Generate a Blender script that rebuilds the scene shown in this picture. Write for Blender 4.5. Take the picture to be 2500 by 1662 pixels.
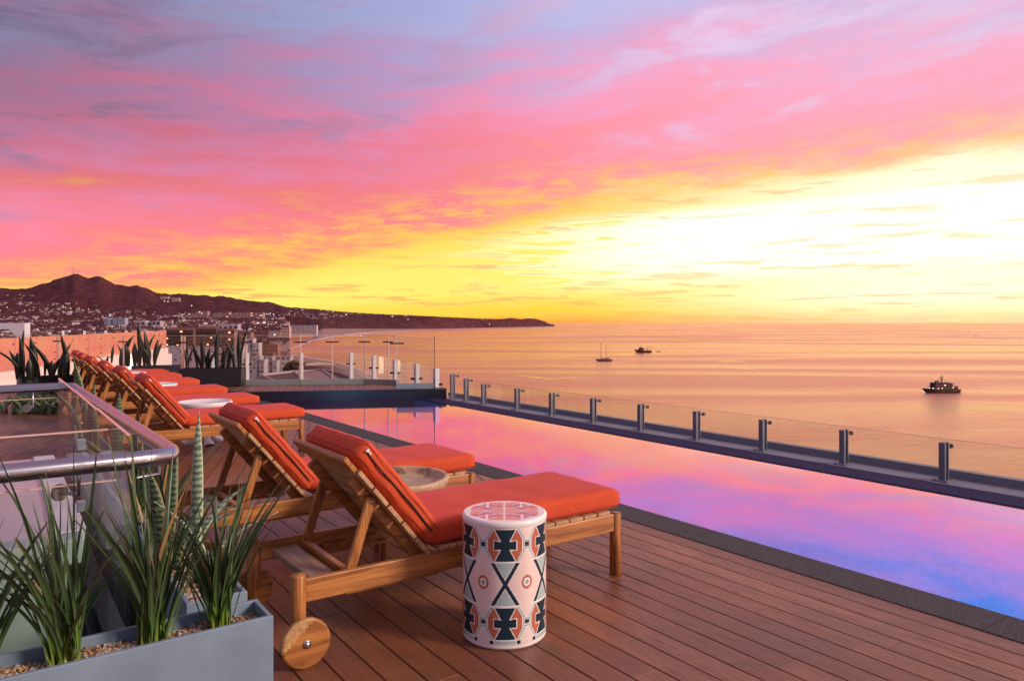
import bpy, bmesh, math, random
from mathutils import Vector, Matrix, noise
random.seed(7)
R = math.radians
sc = bpy.context.scene
for o in list(bpy.data.objects): bpy.data.objects.remove(o)

# ------------------------------------------------------------------ camera
F = 1760.0; CX = 1250.0; HY = 787.0; H = 1.5; YAW = R(35.7)
FW = Vector((math.sin(YAW), math.cos(YAW), 0)); RT = Vector((math.cos(YAW), -math.sin(YAW), 0))
cam = bpy.data.cameras.new('camera'); cam_o = bpy.data.objects.new('camera', cam)
sc.collection.objects.link(cam_o); sc.camera = cam_o
cam_o.location = (0, 0, H); cam_o.rotation_euler = (R(90), 0, -YAW)
cam.lens = F/2500*36; cam.sensor_width = 36; cam.shift_y = -44/2500
cam.clip_start = 0.05; cam.clip_end = 200000

# ------------------------------------------------------------------ node helpers
def srgb(r, g, b, k=1.0):
    f = lambda c: ((c/255)/12.92 if c/255 <= .04045 else (((c/255)+.055)/1.055)**2.4)*k
    return (f(r), f(g), f(b), 1)
class NT:
    def __init__(s, tree): s.t = tree; s.n = tree.nodes; s.l = tree.links
    def add(s, typ, **kw):
        n = s.n.new(typ)
        for k, v in kw.items(): setattr(n, k, v)
        return n
    def put(s, sock, v):
        if v is None: return
        if isinstance(v, bpy.types.NodeSocket): s.l.new(v, sock)
        else: sock.default_value = v
    def m(s, op, a, b=None, c=None, clamp=False):
        n = s.add('ShaderNodeMath', operation=op, use_clamp=clamp)
        s.put(n.inputs[0], a); s.put(n.inputs[1], b); s.put(n.inputs[2], c)
        return n.outputs[0]
    def vm(s, op, a, b=None):
        n = s.add('ShaderNodeVectorMath', operation=op); s.put(n.inputs[0], a); s.put(n.inputs[1], b)
        return n.outputs['Value'] if op in ('DOT_PRODUCT', 'LENGTH') else n.outputs[0]
    def xyz(s, x, y, z=0.0):
        n = s.add('ShaderNodeCombineXYZ'); s.put(n.inputs[0], x); s.put(n.inputs[1], y); s.put(n.inputs[2], z); return n.outputs[0]
    def sep(s, v):
        n = s.add('ShaderNodeSeparateXYZ'); s.put(n.inputs[0], v); return n.outputs
    def noise(s, v, scale=1.0, detail=4.0, rough=.5, dist=0.0):
        n = s.add('ShaderNodeTexNoise'); s.put(n.inputs['Vector'], v); n.inputs['Scale'].default_value = scale
        n.inputs['Detail'].default_value = detail; n.inputs['Roughness'].default_value = rough; n.inputs['Distortion'].default_value = dist
        return n.outputs[0]
    def mr(s, v, a, b, c=0.0, d=1.0, smooth=True):
        n = s.add('ShaderNodeMapRange', interpolation_type='SMOOTHSTEP' if smooth else 'LINEAR')
        s.put(n.inputs[0], v); s.put(n.inputs[1], a); s.put(n.inputs[2], b); s.put(n.inputs[3], c); s.put(n.inputs[4], d)
        return n.outputs[0]
    def ramp(s, v, stops, interp='LINEAR'):
        n = s.add('ShaderNodeValToRGB'); e = n.color_ramp.elements; n.color_ramp.interpolation = interp
        while len(e) < len(stops): e.new(.5)
        for i, (p, c) in enumerate(stops): e[i].position = p
        for i, (p, c) in enumerate(stops): e[i].color = c
        s.put(n.inputs[0], v); return n.outputs[0]
    def mix(s, f, a, b, mode='MIX'):
        n = s.add('ShaderNodeMix', data_type='RGBA', blend_type=mode)
        s.put(n.inputs[0], f); s.put(n.inputs[6], a); s.put(n.inputs[7], b); return n.outputs[2]
    def scale(s, col, k):
        n = s.add('ShaderNodeVectorMath', operation='SCALE'); s.put(n.inputs[0], col); s.put(n.inputs['Scale'], k); return n.outputs[0]

# ------------------------------------------------------------------ world: a sunset cloud deck laid out by compass direction and elevation
SUN_AZ, SUN_EL = 108.0, 24.0      # degrees right of the FW direction, degrees up
w = bpy.data.worlds.new('World'); sc.world = w; w.use_nodes = True
w.node_tree.nodes.clear(); W = NT(w.node_tree)
tc = W.add('ShaderNodeTexCoord'); D = W.vm('NORMALIZE', tc.outputs['Generated'])
f_ = W.vm('DOT_PRODUCT', D, tuple(FW)); r_ = W.vm('DOT_PRODUCT', D, tuple(RT)); z_ = W.sep(D)[2]
A = W.m('MULTIPLY', W.m('ARCTAN2', r_, f_), 57.2958)
E0 = W.m('MULTIPLY', W.m('ARCSINE', z_), 57.2958)
E = W.m('ABSOLUTE', E0)
def curve(v, lo, hi, pts, vlo, vhi):
    st = [((x-lo)/(hi-lo), ((y-vlo)/(vhi-vlo),)*3+(1,)) for x, y in pts]
    c = W.ramp(W.mr(v, lo, hi, smooth=False), st)
    return W.m('MULTIPLY_ADD', W.sep(c)[0], vhi-vlo, vlo)
Eb = curve(A, -180, 180, [(-120, -3), (-60, -1.5), (-35, .3), (-22, 3.2), (-6, 7.2), (4, 9.2), (20, 10.4), (35, 11.3), (60, 11), (90, 8), (130, -1), (170, -3)], -4, 20)
# streaks climb to the right the higher they are
Et = W.m('SUBTRACT', E, W.m('MULTIPLY', W.m('MULTIPLY', A, .0045), W.m('MINIMUM', E, 24.0)))
Am = W.m('MULTIPLY', A, 1/22.0)
big = W.noise(W.xyz(Am, W.m('MULTIPLY', Et, 1/5.5), 3.1), 1.0, 3, .5, .4)
mid = W.noise(W.xyz(W.m('MULTIPLY', A, 1/9.0), W.m('MULTIPLY', Et, 1/1.6), 7.7), 1.0, 5, .58, .35)
puff = W.noise(W.xyz(W.m('MULTIPLY', A, 1/3.2), W.m('MULTIPLY', Et, 1/1.2), 1.2), 1.0, 5, .66, .25)
fine = W.noise(W.xyz(W.m('MULTIPLY', A, 1/5.5), W.m('MULTIPLY', E, 1/.42), 5.0), 1.0, 6, .6, .5)
p = W.m('DIVIDE', W.m('SUBTRACT', E, Eb), W.mr(A, -36, 10, 18.0, 13.0))
p = W.m('ADD', p, W.m('MULTIPLY', W.m('SUBTRACT', big, .5), .75))
p = W.m('ADD', p, W.m('MULTIPLY', W.m('SUBTRACT', mid, .5), .66))
p = W.m('ADD', p, W.m('MULTIPLY', W.m('SUBTRACT', puff, .5), .26))
p = W.m('ADD', p, W.m('MULTIPLY', W.m('SUBTRACT', fine, .5), W.mr(E, 6, 20, .30, .06)))
P0 = lambda x: (x+.3)/2.0
up = W.ramp(W.m('DIVIDE', W.m('ADD', p, .3), 2.0), [
    (P0(-.12), srgb(255, 226, 92)), (P0(-.02), srgb(255, 200, 88)), (P0(.1), srgb(255, 160, 108)), (P0(.24), srgb(255, 128, 134)),
    (P0(.42), srgb(255, 132, 158)), (P0(.6), srgb(248, 146, 186)), (P0(.78), srgb(222, 152, 196)), (P0(.95), srgb(196, 162, 208)), (P0(1.15), srgb(182, 186, 230)), (P0(1.5), srgb(158, 168, 216))])
up = W.mix(W.m('MULTIPLY', W.mr(W.m('ADD', E, W.m('MULTIPLY', W.m('SUBTRACT', mid, .5), 14.0)), 17, 26), W.mr(A, -60, 30, .35, .85)), up, srgb(176, 180, 232))
# lilac gaps between the pink banks
gap = W.noise(W.xyz(W.m('MULTIPLY', A, 1/13.0), W.m('MULTIPLY', Et, 1/2.9), 21.3), 1.0, 5, .6, .5)
gm = W.m('MULTIPLY', W.mr(gap, .52, .68), W.mr(p, .22, .62))
gapcol = W.ramp(W.mr(A, -40, 35, smooth=False), [(0, srgb(158, 132, 172)), (.45, srgb(190, 156, 198)), (.75, srgb(224, 200, 238)), (1, srgb(206, 190, 228))])
up = W.mix(W.m('MULTIPLY', gm, .8), up, gapcol)
# the west (left) side is deeper in tone
up = W.mix(W.mr(A, -18, 32, 0, .34), up, (1.0, .72, .86, 1))
up = W.scale(up, W.m('SUBTRACT', 1.0, W.m('MULTIPLY', W.mr(A, -42, 10, .54, 0.0), W.mr(E, 5, 15))))
# bright low band under the cloud edge
q = W.m('ADD', W.m('DIVIDE', E, W.m('MAXIMUM', Eb, 1.0)), W.m('MULTIPLY', W.m('SUBTRACT', fine, .5), .25))
low = W.ramp(q, [(0, srgb(255, 170, 60)), (.09, srgb(255, 214, 64)), (.3, srgb(255, 240, 110)), (.6, srgb(255, 238, 110)), (.85, srgb(255, 222, 92)), (1, srgb(255, 196, 88))])
wh = W.m('MULTIPLY', W.mr(A, -10, 16), W.m('MULTIPLY', W.mr(E, 1.2, 5.0), W.mr(W.m('SUBTRACT', Eb, E), .3, 2.2)))
wh = W.m('MULTIPLY', wh, W.mr(W.m('ADD', W.m('MULTIPLY', A, .012), fine), .40, .56))
low = W.mix(W.m('MAXIMUM', wh, W.m('MULTIPLY', W.mr(A, 2, 30), W.mr(E, .2, 2.0, .35, .72))), low, (1.5, 1.32, 1.02, 1))
# thin salmon streaks crossing it
st = W.m('MULTIPLY', W.mr(fine, .50, .62), W.mr(W.noise(W.xyz(W.m('MULTIPLY', A, 1/16.0), W.m('MULTIPLY', E, 1/1.3), 9.9), 1.0, 3), .42, .56))
low = W.mix(W.m('MULTIPLY', st, W.mr(A, -20, 14, .95, .5)), low, srgb(250, 172, 104))
spk = W.noise(W.xyz(W.m('MULTIPLY', A, 1/3.4), W.m('MULTIPLY', Et, 1/.75), 31.0), 1.0, 6, .68, .15)
up = W.mix(W.m('MULTIPLY', W.m('MULTIPLY', W.mr(spk, .46, .60), W.mr(W.m('SUBTRACT', E, Eb), 4.2, .8)), W.mr(A, 45, -5, .25, .75)), up, srgb(255, 196, 84))
edge = W.mr(W.m('ADD', W.m('SUBTRACT', E, Eb), W.m('MULTIPLY', W.m('SUBTRACT', mid, .5), 3.0)), -1.0, .6)
sky = W.mix(edge, low, up)
# away from the glow: dusk violet, higher overhead: pale blue lilac
side = W.m('MULTIPLY', W.mr(W.m('ABSOLUTE', W.m('SUBTRACT', A, 5.0)), 62, 130), 1.0)
back = W.ramp(W.mr(E, 0, 60, smooth=False), [(0, srgb(200, 186, 214)), (.35, srgb(200, 196, 232)), (1, srgb(196, 196, 236))])
sky = W.mix(side, sky, W.scale(back, .50))
top = W.mr(E, 26, 55)
sky = W.mix(top, sky, (.42, .26, .36, 1))
nish = W.add('ShaderNodeTexSky', sky_type='NISHITA'); nish.sun_disc = False
nish.sun_elevation = R(SUN_EL); nish.sun_rotation = YAW+R(SUN_AZ)
sky = W.mix(1.0, sky, W.scale(nish.outputs[0], .006), 'ADD')
below = W.mr(E0, -4, -.4)
bg = W.add('ShaderNodeBackground'); bg.inputs[1].default_value = 1.0; W.l.new(sky, bg.inputs[0])
wo = W.add('ShaderNodeOutputWorld'); W.l.new(bg.outputs[0], wo.inputs[0])

sun = bpy.data.lights.new('sun', 'SUN'); sun.energy = 3.1; sun.angle = R(13); sun.color = (1, .80, .64)
sun_o = bpy.data.objects.new('sun', sun); sc.collection.objects.link(sun_o)
a_ = R(SUN_AZ); sd = (FW*math.cos(a_)+RT*math.sin(a_))*math.cos(R(SUN_EL)); sd.z = math.sin(R(SUN_EL))
sun_o.rotation_euler = sd.to_track_quat('Z', 'Y').to_euler()
sc.view_settings.view_transform = 'Standard'; sc.view_settings.look = 'None'; sc.view_settings.exposure = 0; sc.view_settings.gamma = 1

# ------------------------------------------------------------------ materials
def mat(name, base=(.5, .5, .5, 1), rough=.6, metal=0.0, spec=.5, build=None, **kw):
    m = bpy.data.materials.new(name); m.use_nodes = True; t = NT(m.node_tree); b = t.n['Principled BSDF']
    b.inputs['Base Color'].default_value = base; b.inputs['Roughness'].default_value = rough; b.inputs['Metallic'].default_value = metal
    b.inputs['Specular IOR Level'].default_value = spec
    for k, v in kw.items(): b.inputs[k].default_value = v
    if build: build(t, b)
    return m
def bump(t, b, h, strength=.3, dist=.01):
    n = t.add('ShaderNodeBump'); n.inputs['Strength'].default_value = strength; n.inputs['Distance'].default_value = dist
    t.put(n.inputs['Height'], h); t.l.new(n.outputs[0], b.inputs['Normal'])
def obj_co(t): return t.add('ShaderNodeTexCoord').outputs['Object']
def geo_co(t): return t.add('ShaderNodeNewGeometry').outputs['Position']
def rough_var(base, k, sc_=6.0, amt=.35, bstr=.15, bd=.004, det=5):
    def f(t, b):
        n = t.noise(obj_co(t), sc_, det, .6)
        t.put(b.inputs['Base Color'], t.mix(n, tuple(c*(1-amt) for c in base[:3])+(1,), tuple(min(1, c*(1+amt)) for c in base[:3])+(1,)))
        bump(t, b, t.noise(obj_co(t), sc_*k, 4, .6), bstr, bd)
    return f
def teak(name, axis, light=(.54, .215, .055, 1), dark=(.22, .066, .014, 1), rough=.42):
    def f(t, b):
        x, y, z = t.sep(obj_co(t)); k = [(.9, 13, 13), (13, .9, 13), (13, 13, .9)][axis]
        v = t.xyz(t.m('MULTIPLY', x, k[0]), t.m('MULTIPLY', y, k[1]), t.m('MULTIPLY', z, k[2]))
        n = t.noise(v, 1.3, 4, .6, 1.6); g = t.noise(v, 5.0, 5, .65, .6)
        c = t.mix(t.mr(n, .3, .72), light, dark); c = t.mix(t.m('MULTIPLY', t.mr(g, .5, .72), .55), c, tuple(v*.55 for v in dark[:3])+(1,))
        t.put(b.inputs['Base Color'], c); bump(t, b, g, .2, .002)
    return mat(name, light, rough, build=f, **{'Coat Weight': .12, 'Coat Roughness': .3})
TX, TY, TZ = teak('teak_long', 0), teak('teak_cross', 1), teak('teak_upright', 2)
TTAN = teak('teak_pale', 1, (.62, .38, .2, 1), (.34, .17, .075, 1))
TP = teak('teak_bare', 1, (.40, .25, .15, 1), (.2, .115, .06, 1))
def fab(t, b):
    x, y, z = t.sep(obj_co(t)); n = t.noise(obj_co(t), 900, 2, .5); m_ = t.noise(obj_co(t), 5, 3, .5)
    t.put(b.inputs['Base Color'], t.mix(m_, (.56, .062, .020, 1), (.68, .10, .033, 1)))
    bump(t, b, t.m('ADD', t.m('MULTIPLY', n, .12), t.m('MULTIPLY', t.noise(obj_co(t), 7, 4, .55, .8), 1.6)), .5, .014)
FAB = mat('orange_canvas', rough=.75, spec=.25, build=fab, **{'Sheen Weight': .3, 'Sheen Tint': (1, .2, .4, 1), 'Sheen Roughness': .4})
PIPE = mat('dark_piping', (.33, .028, .012, 1), .7)
BLK = mat('black_zip', (.01, .008, .008, 1), .5)
STEEL = mat('brushed_steel', (.46, .47, .53, 1), .24, 1.0, build=lambda t, b: bump(t, b, t.noise(obj_co(t), 90, 3, .5), .04, .001))
BOLT = mat('bolt_steel', (.6, .6, .6, 1), .3, 1.0)
POST = mat('grey_paint', (.17, .17, .215, 1), .42, build=rough_var((.17, .17, .215), 6, 8, .22, .08))
POSTW = mat('pale_paint', (.62, .6, .66, 1), .45)
CLAMP = mat('black_clamp', (.02, .018, .02, 1), .35)
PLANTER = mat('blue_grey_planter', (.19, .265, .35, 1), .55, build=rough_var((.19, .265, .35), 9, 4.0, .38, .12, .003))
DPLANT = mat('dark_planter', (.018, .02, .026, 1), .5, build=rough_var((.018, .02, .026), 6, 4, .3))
def glassm(name, tint=(1, 1, 1, 1), refl=.07, gr=.0, fac=.75):
    m = bpy.data.materials.new(name); m.use_nodes = True; t = NT(m.node_tree); t.n.clear()
    lw = t.add('ShaderNodeLayerWeight'); lw.inputs[0].default_value = .35
    tr = t.add('ShaderNodeBsdfTransparent'); tr.inputs[0].default_value = tint
    gl = t.add('ShaderNodeBsdfGlossy'); gl.inputs['Roughness'].default_value = gr
    mx = t.add('ShaderNodeMixShader'); t.put(mx.inputs[0], t.m('MULTIPLY_ADD', t.m('POWER', lw.outputs[1], 3.0), fac, refl))
    t.l.new(tr.outputs[0], mx.inputs[1]); t.l.new(gl.outputs[0], mx.inputs[2])
    o = t.add('ShaderNodeOutputMaterial'); t.l.new(mx.outputs[0], o.inputs[0]); return m
GLASS = glassm('clear_glass', (.97, .98, .97, 1), .03, .0, .45)
GLASSD = glassm('tinted_glass', (.62, .70, .68, 1), .10, .01, .6)
EDGE = mat('glass_edge', (.85, .6, .5, 1), .15, .2, spec=1.0)
EDGED = mat('glass_edge_dark', (.03, .035, .035, 1), .2)

# ------------------------------------------------------------------ mesh builder
COL = sc.collection
class MB:
    def __init__(s): s.v = []; s.f = []; s.mi = []; s.sm = []
    def add(s, vs, fs, mi=0, smooth=False):
        b = len(s.v); s.v += [tuple(v) for v in vs]
        for f in fs: s.f.append([i+b for i in f]); s.mi.append(mi); s.sm.append(smooth)
        return s
    def box(s, x0, x1, y0, y1, z0, z1, mi=0, M=None):
        vs = [Vector((x, y, z)) for z in (z0, z1) for y in (y0, y1) for x in (x0, x1)]
        if M is not None: vs = [M @ v for v in vs]
        return s.add(vs, [(0, 2, 3, 1), (4, 5, 7, 6), (0, 1, 5, 4), (2, 6, 7, 3), (0, 4, 6, 2), (1, 3, 7, 5)], mi)
    def bbox(s, x0, x1, y0, y1, z0, z1, bv=.004, mi=0, M=None, seg=1):
        bm = bmesh.new(); bmesh.ops.create_cube(bm, size=1)
        for v in bm.verts: v.co = Vector(((x0+x1)/2+v.co.x*(x1-x0), (y0+y1)/2+v.co.y*(y1-y0), (z0+z1)/2+v.co.z*(z1-z0)))
        bmesh.ops.bevel(bm, geom=bm.edges[:], offset=bv, segments=seg, affect='EDGES', profile=.5)
        if M is not None: bm.transform(M)
        bm.verts.index_update(); s.add([v.co.copy() for v in bm.verts], [[v.index for v in f.verts] for f in bm.faces], mi); bm.free(); return s
    def tube(s, pts, r, n=12, mi=0, cap=True, smooth=True):
        pts = [Vector(p) for p in pts]; rs = r if isinstance(r, (list, tuple)) else [r]*len(pts)
        rings = []; up = None
        for i, p in enumerate(pts):
            d = (pts[min(i+1, len(pts)-1)]-pts[max(i-1, 0)]).normalized()
            if up is None: up = d.orthogonal().normalized()
            up = (up-d*up.dot(d)).normalized(); sd_ = d.cross(up)
            rings.append([p+(up*math.cos(2*math.pi*k/n)+sd_*math.sin(2*math.pi*k/n))*rs[i] for k in range(n)])
        vs = [v for rg in rings for v in rg]; fs = []
        for i in range(len(pts)-1):
            for k in range(n): fs.append((i*n+k, i*n+(k+1) % n, (i+1)*n+(k+1) % n, (i+1)*n+k))
        s.add(vs, fs, mi, smooth)
        if cap: s.add(rings[0], [list(range(n))[::-1]], mi); s.add(rings[-1], [list(range(n))], mi)
        return s
    def lathe(s, prof, n=32, c=(0, 0, 0), mi=0, smooth=True):
        vs = []; fs = []
        for r, z in prof:
            for k in range(n): vs.append((c[0]+r*math.cos(2*math.pi*k/n), c[1]+r*math.sin(2*math.pi*k/n), c[2]+z))
        for i in range(len(prof)-1):
            for k in range(n): fs.append((i*n+k, i*n+(k+1) % n, (i+1)*n+(k+1) % n, (i+1)*n+k))
        return s.add(vs, fs, mi, smooth)
    def prism(s, poly, z0, z1, mi=0, M=None):
        n = len(poly); vs = [Vector((x, y, z0)) for x, y in poly]+[Vector((x, y, z1)) for x, y in poly]
        if M is not None: vs = [M @ v for v in vs]
        return s.add(vs, [list(range(n))[::-1], list(range(n, 2*n))]+[(i, (i+1) % n, n+(i+1) % n, n+i) for i in range(n)], mi)
    def build(s, name, mats, parent=None, loc=(0, 0, 0)):
        me = bpy.data.meshes.new(name); me.from_pydata(s.v, [], s.f)
        for m_ in (mats if isinstance(mats, (list, tuple)) else [mats]): me.materials.append(m_)
        me.polygons.foreach_set('material_index', s.mi); me.polygons.foreach_set('use_smooth', s.sm); me.update()
        o = bpy.data.objects.new(name, me); COL.objects.link(o); o.location = loc
        if parent: o.parent = parent
        return o
def tag(o, label=None, cat=None, group=None, kind=None):
    if label: o['label'] = label
    if cat: o['category'] = cat
    if group: o['group'] = group
    if kind: o['kind'] = kind
    return o
def empty(name, loc=(0, 0, 0), rz=0.0):
    o = bpy.data.objects.new(name, None); o.empty_display_size = .1; COL.objects.link(o); o.location = loc; o.rotation_euler = (0, 0, rz); return o
def copy_tree(o, parent=None):
    c = o.copy(); COL.objects.link(c); c.parent = parent
    for ch in list(o.children): copy_tree(ch, c)
    return c
def at(px, py, z=0.0):                       # where the sight line of a photo point meets height z
    d = F*(H-z)/(py-HY); return FW*d+RT*((px-CX)/F*d)+Vector((0, 0, z))
def pd(px, d, z=0.0): v = FW*d+RT*((px-CX)/F*d); return Vector((v.x, v.y, z))
def zat(py, d): return H-(py-HY)/F*d

# ================================================================== LARGE STRUCTURE
# ---- sea
SEA = -60.0
def water(t, b): pass
def seamat():
    m = bpy.data.materials.new('sea_water'); m.use_nodes = True; t = NT(m.node_tree); t.n.clear()
    P = geo_co(t); px_, py_, pz_ = t.sep(P)
    u = t.vm('DOT_PRODUCT', P, tuple(RT)); v = t.vm('DOT_PRODUCT', P, tuple(FW))
    w1 = t.noise(t.xyz(t.m('MULTIPLY', u, .09), t.m('MULTIPLY', v, .16)), 1.0, 6, .62, .3)
    w2 = t.noise(t.xyz(t.m('MULTIPLY', u, .4), t.m('MULTIPLY', v, .7), 4.), 1.0, 4, .6, .2)
    slick = t.noise(t.xyz(t.m('MULTIPLY', u, .0009), t.m('MULTIPLY', v, .0042), 2.), 1.0, 6, .62, 1.2)
    h = t.m('ADD', t.m('MULTIPLY', w1, 1.0), t.m('MULTIPLY', w2, .28))
    bn = t.add('ShaderNodeBump'); t.put(bn.inputs['Strength'], t.mr(slick, .38, .62, .30, .85)); bn.inputs['Distance'].default_value = 4.2; t.put(bn.inputs['Height'], h)
    gl = t.add('ShaderNodeBsdfGlossy'); t.put(gl.inputs['Color'], t.mix(t.mr(slick, .36, .6), (1.0, .70, .42, 1), (1.0, .58, .38, 1))); t.put(gl.inputs['Roughness'], t.mr(slick, .36, .6, .12, .3)); t.l.new(bn.outputs[0], gl.inputs['Normal'])
    df = t.add('ShaderNodeBsdfDiffuse'); df.inputs[0].default_value = (.15, .06, .04, 1)
    lw = t.add('ShaderNodeLayerWeight'); lw.inputs[0].default_value = .3
    mx = t.add('ShaderNodeMixShader'); t.put(mx.inputs[0], t.mr(lw.outputs[1], .2, .95, .55, .97)); t.l.new(df.outputs[0], mx.inputs[1]); t.l.new(gl.outputs[0], mx.inputs[2])
    o = t.add('ShaderNodeOutputMaterial'); t.l.new(mx.outputs[0], o.inputs[0]); return m
mb = MB(); mb.add([(-90000, -20000, SEA), (90000, -20000, SEA), (90000, 110000, SEA), (-90000, 110000, SEA)], [(0, 1, 2, 3)])
tag(mb.build('sea', seamat()), kind='structure')

# ---- terrain
def lerp_t(tab, x):
    if x <= tab[0][0]: return tab[0][1]
    for (a, b), (c, d) in zip(tab, tab[1:]):
        if x <= c: return b+(d-b)*(x-a)/(c-a)
    return tab[-1][1]
RIDGE = [(-400, 712), (-150, 709), (0, 706), (59, 703), (98, 692), (119, 687.5), (151, 677), (162, 676), (178, 668), (190, 670), (214, 675), (228, 676), (243, 674), (252, 678.6), (279, 694), (315, 698), (335, 694), (347, 696.4), (380, 713), (415, 718.6), (445, 718.6), (501, 721.6), (522, 728), (543, 726), (593, 732), (623, 737), (653, 738), (700, 750.4), (771, 755), (842, 762), (920, 767), (997, 770), (1056, 773), (1175, 778), (1219, 779.5), (1246, 776.6), (1279, 778.6), (1293, 776.2), (1311, 779.5), (1326, 782.5), (1338, 789), (1353, 795)]
FARS = [(706, 855), (714, 849), (730, 842), (753, 833), (785, 825), (819, 819), (880, 812), (952, 808), (1000, 806), (1056, 803.5), (1175, 801), (1353, 797.5)]
NEARS = [(706, 860), (709, 866), (759, 875), (819, 884), (878, 902), (905, 915), (940, 940), (1000, 1010), (1100, 1150)]
def dsea(y): return F*(H-SEA)/(y-HY)
def yz(d, z): return HY+F*(H-z)/d
def prof_left(px):
    yr = lerp_t(RIDGE, px); hi = yr < 745
    sb = max(0.0, min(1.0, (px-600)/70.0))
    return [(40, yz(40, -36), 0), (120, yz(120, -36), 0), (411, yz(411, -30), 0), (760, 889, 0), (1180, 866, .95*sb), (1500, 856, 1.0*sb), (2000, 841, .9*sb), (3000, 817, 0), (4200, 793, 0), (5400, 768 if hi else max(yr+9, 762), 0), (6300, (768+2*yr)/3 if hi else yr+4, 0), (7000, yr, 0), (9000, yr+60, 0)]
def prof_near(px):
    dn = dsea(lerp_t(NEARS, px))
    return [(40, yz(40, -36), 0), (min(120, dn*.15), yz(min(120, dn*.15), -36), 0), (dn*.3, yz(dn*.3, -30), 0), (dn*.62, yz(dn*.62, -47), .35), (dn*.93, yz(dn*.93, -58.4), .8), (dn, yz(dn, -59.7), 1), (dn*1.03, yz(dn*1.03, -66), 1)]
def prof_far(px):
    yr = lerp_t(RIDGE, px); ys = lerp_t(FARS, px); ds = dsea(ys); dr = max(6900, ds*1.05)
    yd = min(lerp_t([(706, 845), (740, 832), (765, 812), (786, 802), (1026, 802.5), (1060, 802.4), (1353, 796)], px), ys-.4)
    d2 = ds+(dr-ds)*.3
    return [(ds*.97, yz(ds*.97, -66), 1), (ds, ys, 1), (d2, yd, 1), (d2+(dr-ds)*.04, yd-.25, 0), (ds+(dr-ds)*.5, yd+(yr-yd)*.35, 0), (ds+(dr-ds)*.8, yd+(yr-yd)*.75, 0), (dr, yr, 0), (dr*1.2, yz(dr*1.2, -30), 0), (dr*1.3, yz(dr*1.3, -66), 0)]
def ter(px, d):
    if px < 706: prs = [prof_left(px)]
    else: prs = [prof_near(px), prof_far(px)]
    for pr in prs:
        for a, b in zip(pr, pr[1:]):
            if a[0] <= d <= b[0]:
                t = (math.log(d)-math.log(a[0]))/(math.log(b[0])-math.log(a[0])); return a[1]+(b[1]-a[1])*t, a[2]+(b[2]-a[2])*t
    return yz(d, SEA), 0
def depth_at(px, y):
    d = 300
    while d < 9000:
        yy = ter(px, d)[0]
        if yy <= y and zat(yy, d) > SEA+.1: return d
        d *= 1.01
    return d
def tz(px, d): return zat(ter(px, d)[0], d)
mb = MB(); sand = []
def grid(pxs, prof, sub):
    base = len(mb.v); nr = 0
    for px in pxs:
        pc = max(px, -400); kk = math.cos(math.atan((px-CX)/F))/math.cos(math.atan((pc-CX)/F)); pr = prof(pc); cnt = 0
        for si, (a, b) in enumerate(zip(pr, pr[1:])):
            n_ = sub[si] if si < len(sub) else 6
            for k in range(n_+(1 if si == len(pr)-2 else 0)):
                t = k/n_; d = math.exp(math.log(a[0])+(math.log(b[0])-math.log(a[0]))*t); y = a[1]+(b[1]-a[1])*t; s_ = a[2]+(b[2]-a[2])*t
                z = zat(y, d); dd = d*kk; v = pd(px, dd, z)
                if d > 900:
                    nn = noise.noise(Vector((v.x*.0028, v.y*.0028, 0)))*.6+noise.noise(Vector((v.x*.009, v.y*.009, 3)))*.4+noise.noise(Vector((v.x*.03, v.y*.03, 9)))*.2
                    am = (d*.0042 if px < 706 else d*.0012)*(1-s_)
                    if d > 3000 and px < 640: am *= 1.6
                    v.z += nn*am*(1 if d > 2400 else .4)
                mb.v.append(tuple(v)); sand.append(s_); cnt += 1
        nr = cnt
    for i in range(len(pxs)-1):
        for j in range(nr-1):
            mb.f.append((base+i*nr+j, base+(i+1)*nr+j, base+(i+1)*nr+j+1, base+i*nr+j+1)); mb.mi.append(0); mb.sm.append(True)
pxs = [CX+F*math.tan(R(a)) for a in [-82+i*1.5 for i in range(30)]]
pxs = [p for p in pxs if p < -60]+[-60+i*5.0 for i in range(int((706+60)/5)+1)]+[706]
grid(pxs, prof_left, [2, 3, 5, 6, 5, 6, 8, 12, 12, 12, 12, 6])
rp = [706+i*6.0 for i in range(int((1353-706)/6)+1)]+[1353]
grid(rp, prof_far, [2, 5, 2, 6, 6, 6, 5, 2]); grid(rp, prof_near, [2, 3, 6, 6, 4, 2])
def terr(t, b):
    at_ = t.add('ShaderNodeAttribute', attribute_name='sand'); s = at_.outputs['Fac']; P = geo_co(t)
    n1 = t.noise(P, .012, 6, .65); n2 = t.noise(P, .09, 4, .6)
    veg = t.mix(t.mr(n1, .38, .66), (.090, .022, .030, 1), (.155, .042, .050, 1)); veg = t.mix(t.mr(n2, .45, .6, 0, .6), veg, (.035, .018, .018, 1))  # red of the hazy sunset glow put into the vegetation colour
    sn = t.mix(t.noise(P, .02, 5, .6), (.28, .16, .14, 1), (.44, .27, .24, 1))
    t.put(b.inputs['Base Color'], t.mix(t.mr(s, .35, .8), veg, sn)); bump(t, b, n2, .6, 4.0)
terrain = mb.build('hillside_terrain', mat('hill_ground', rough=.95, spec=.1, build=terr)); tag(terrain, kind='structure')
at_ = terrain.data.attributes.new('sand', 'FLOAT', 'POINT'); at_.data.foreach_set('value', sand)
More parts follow.
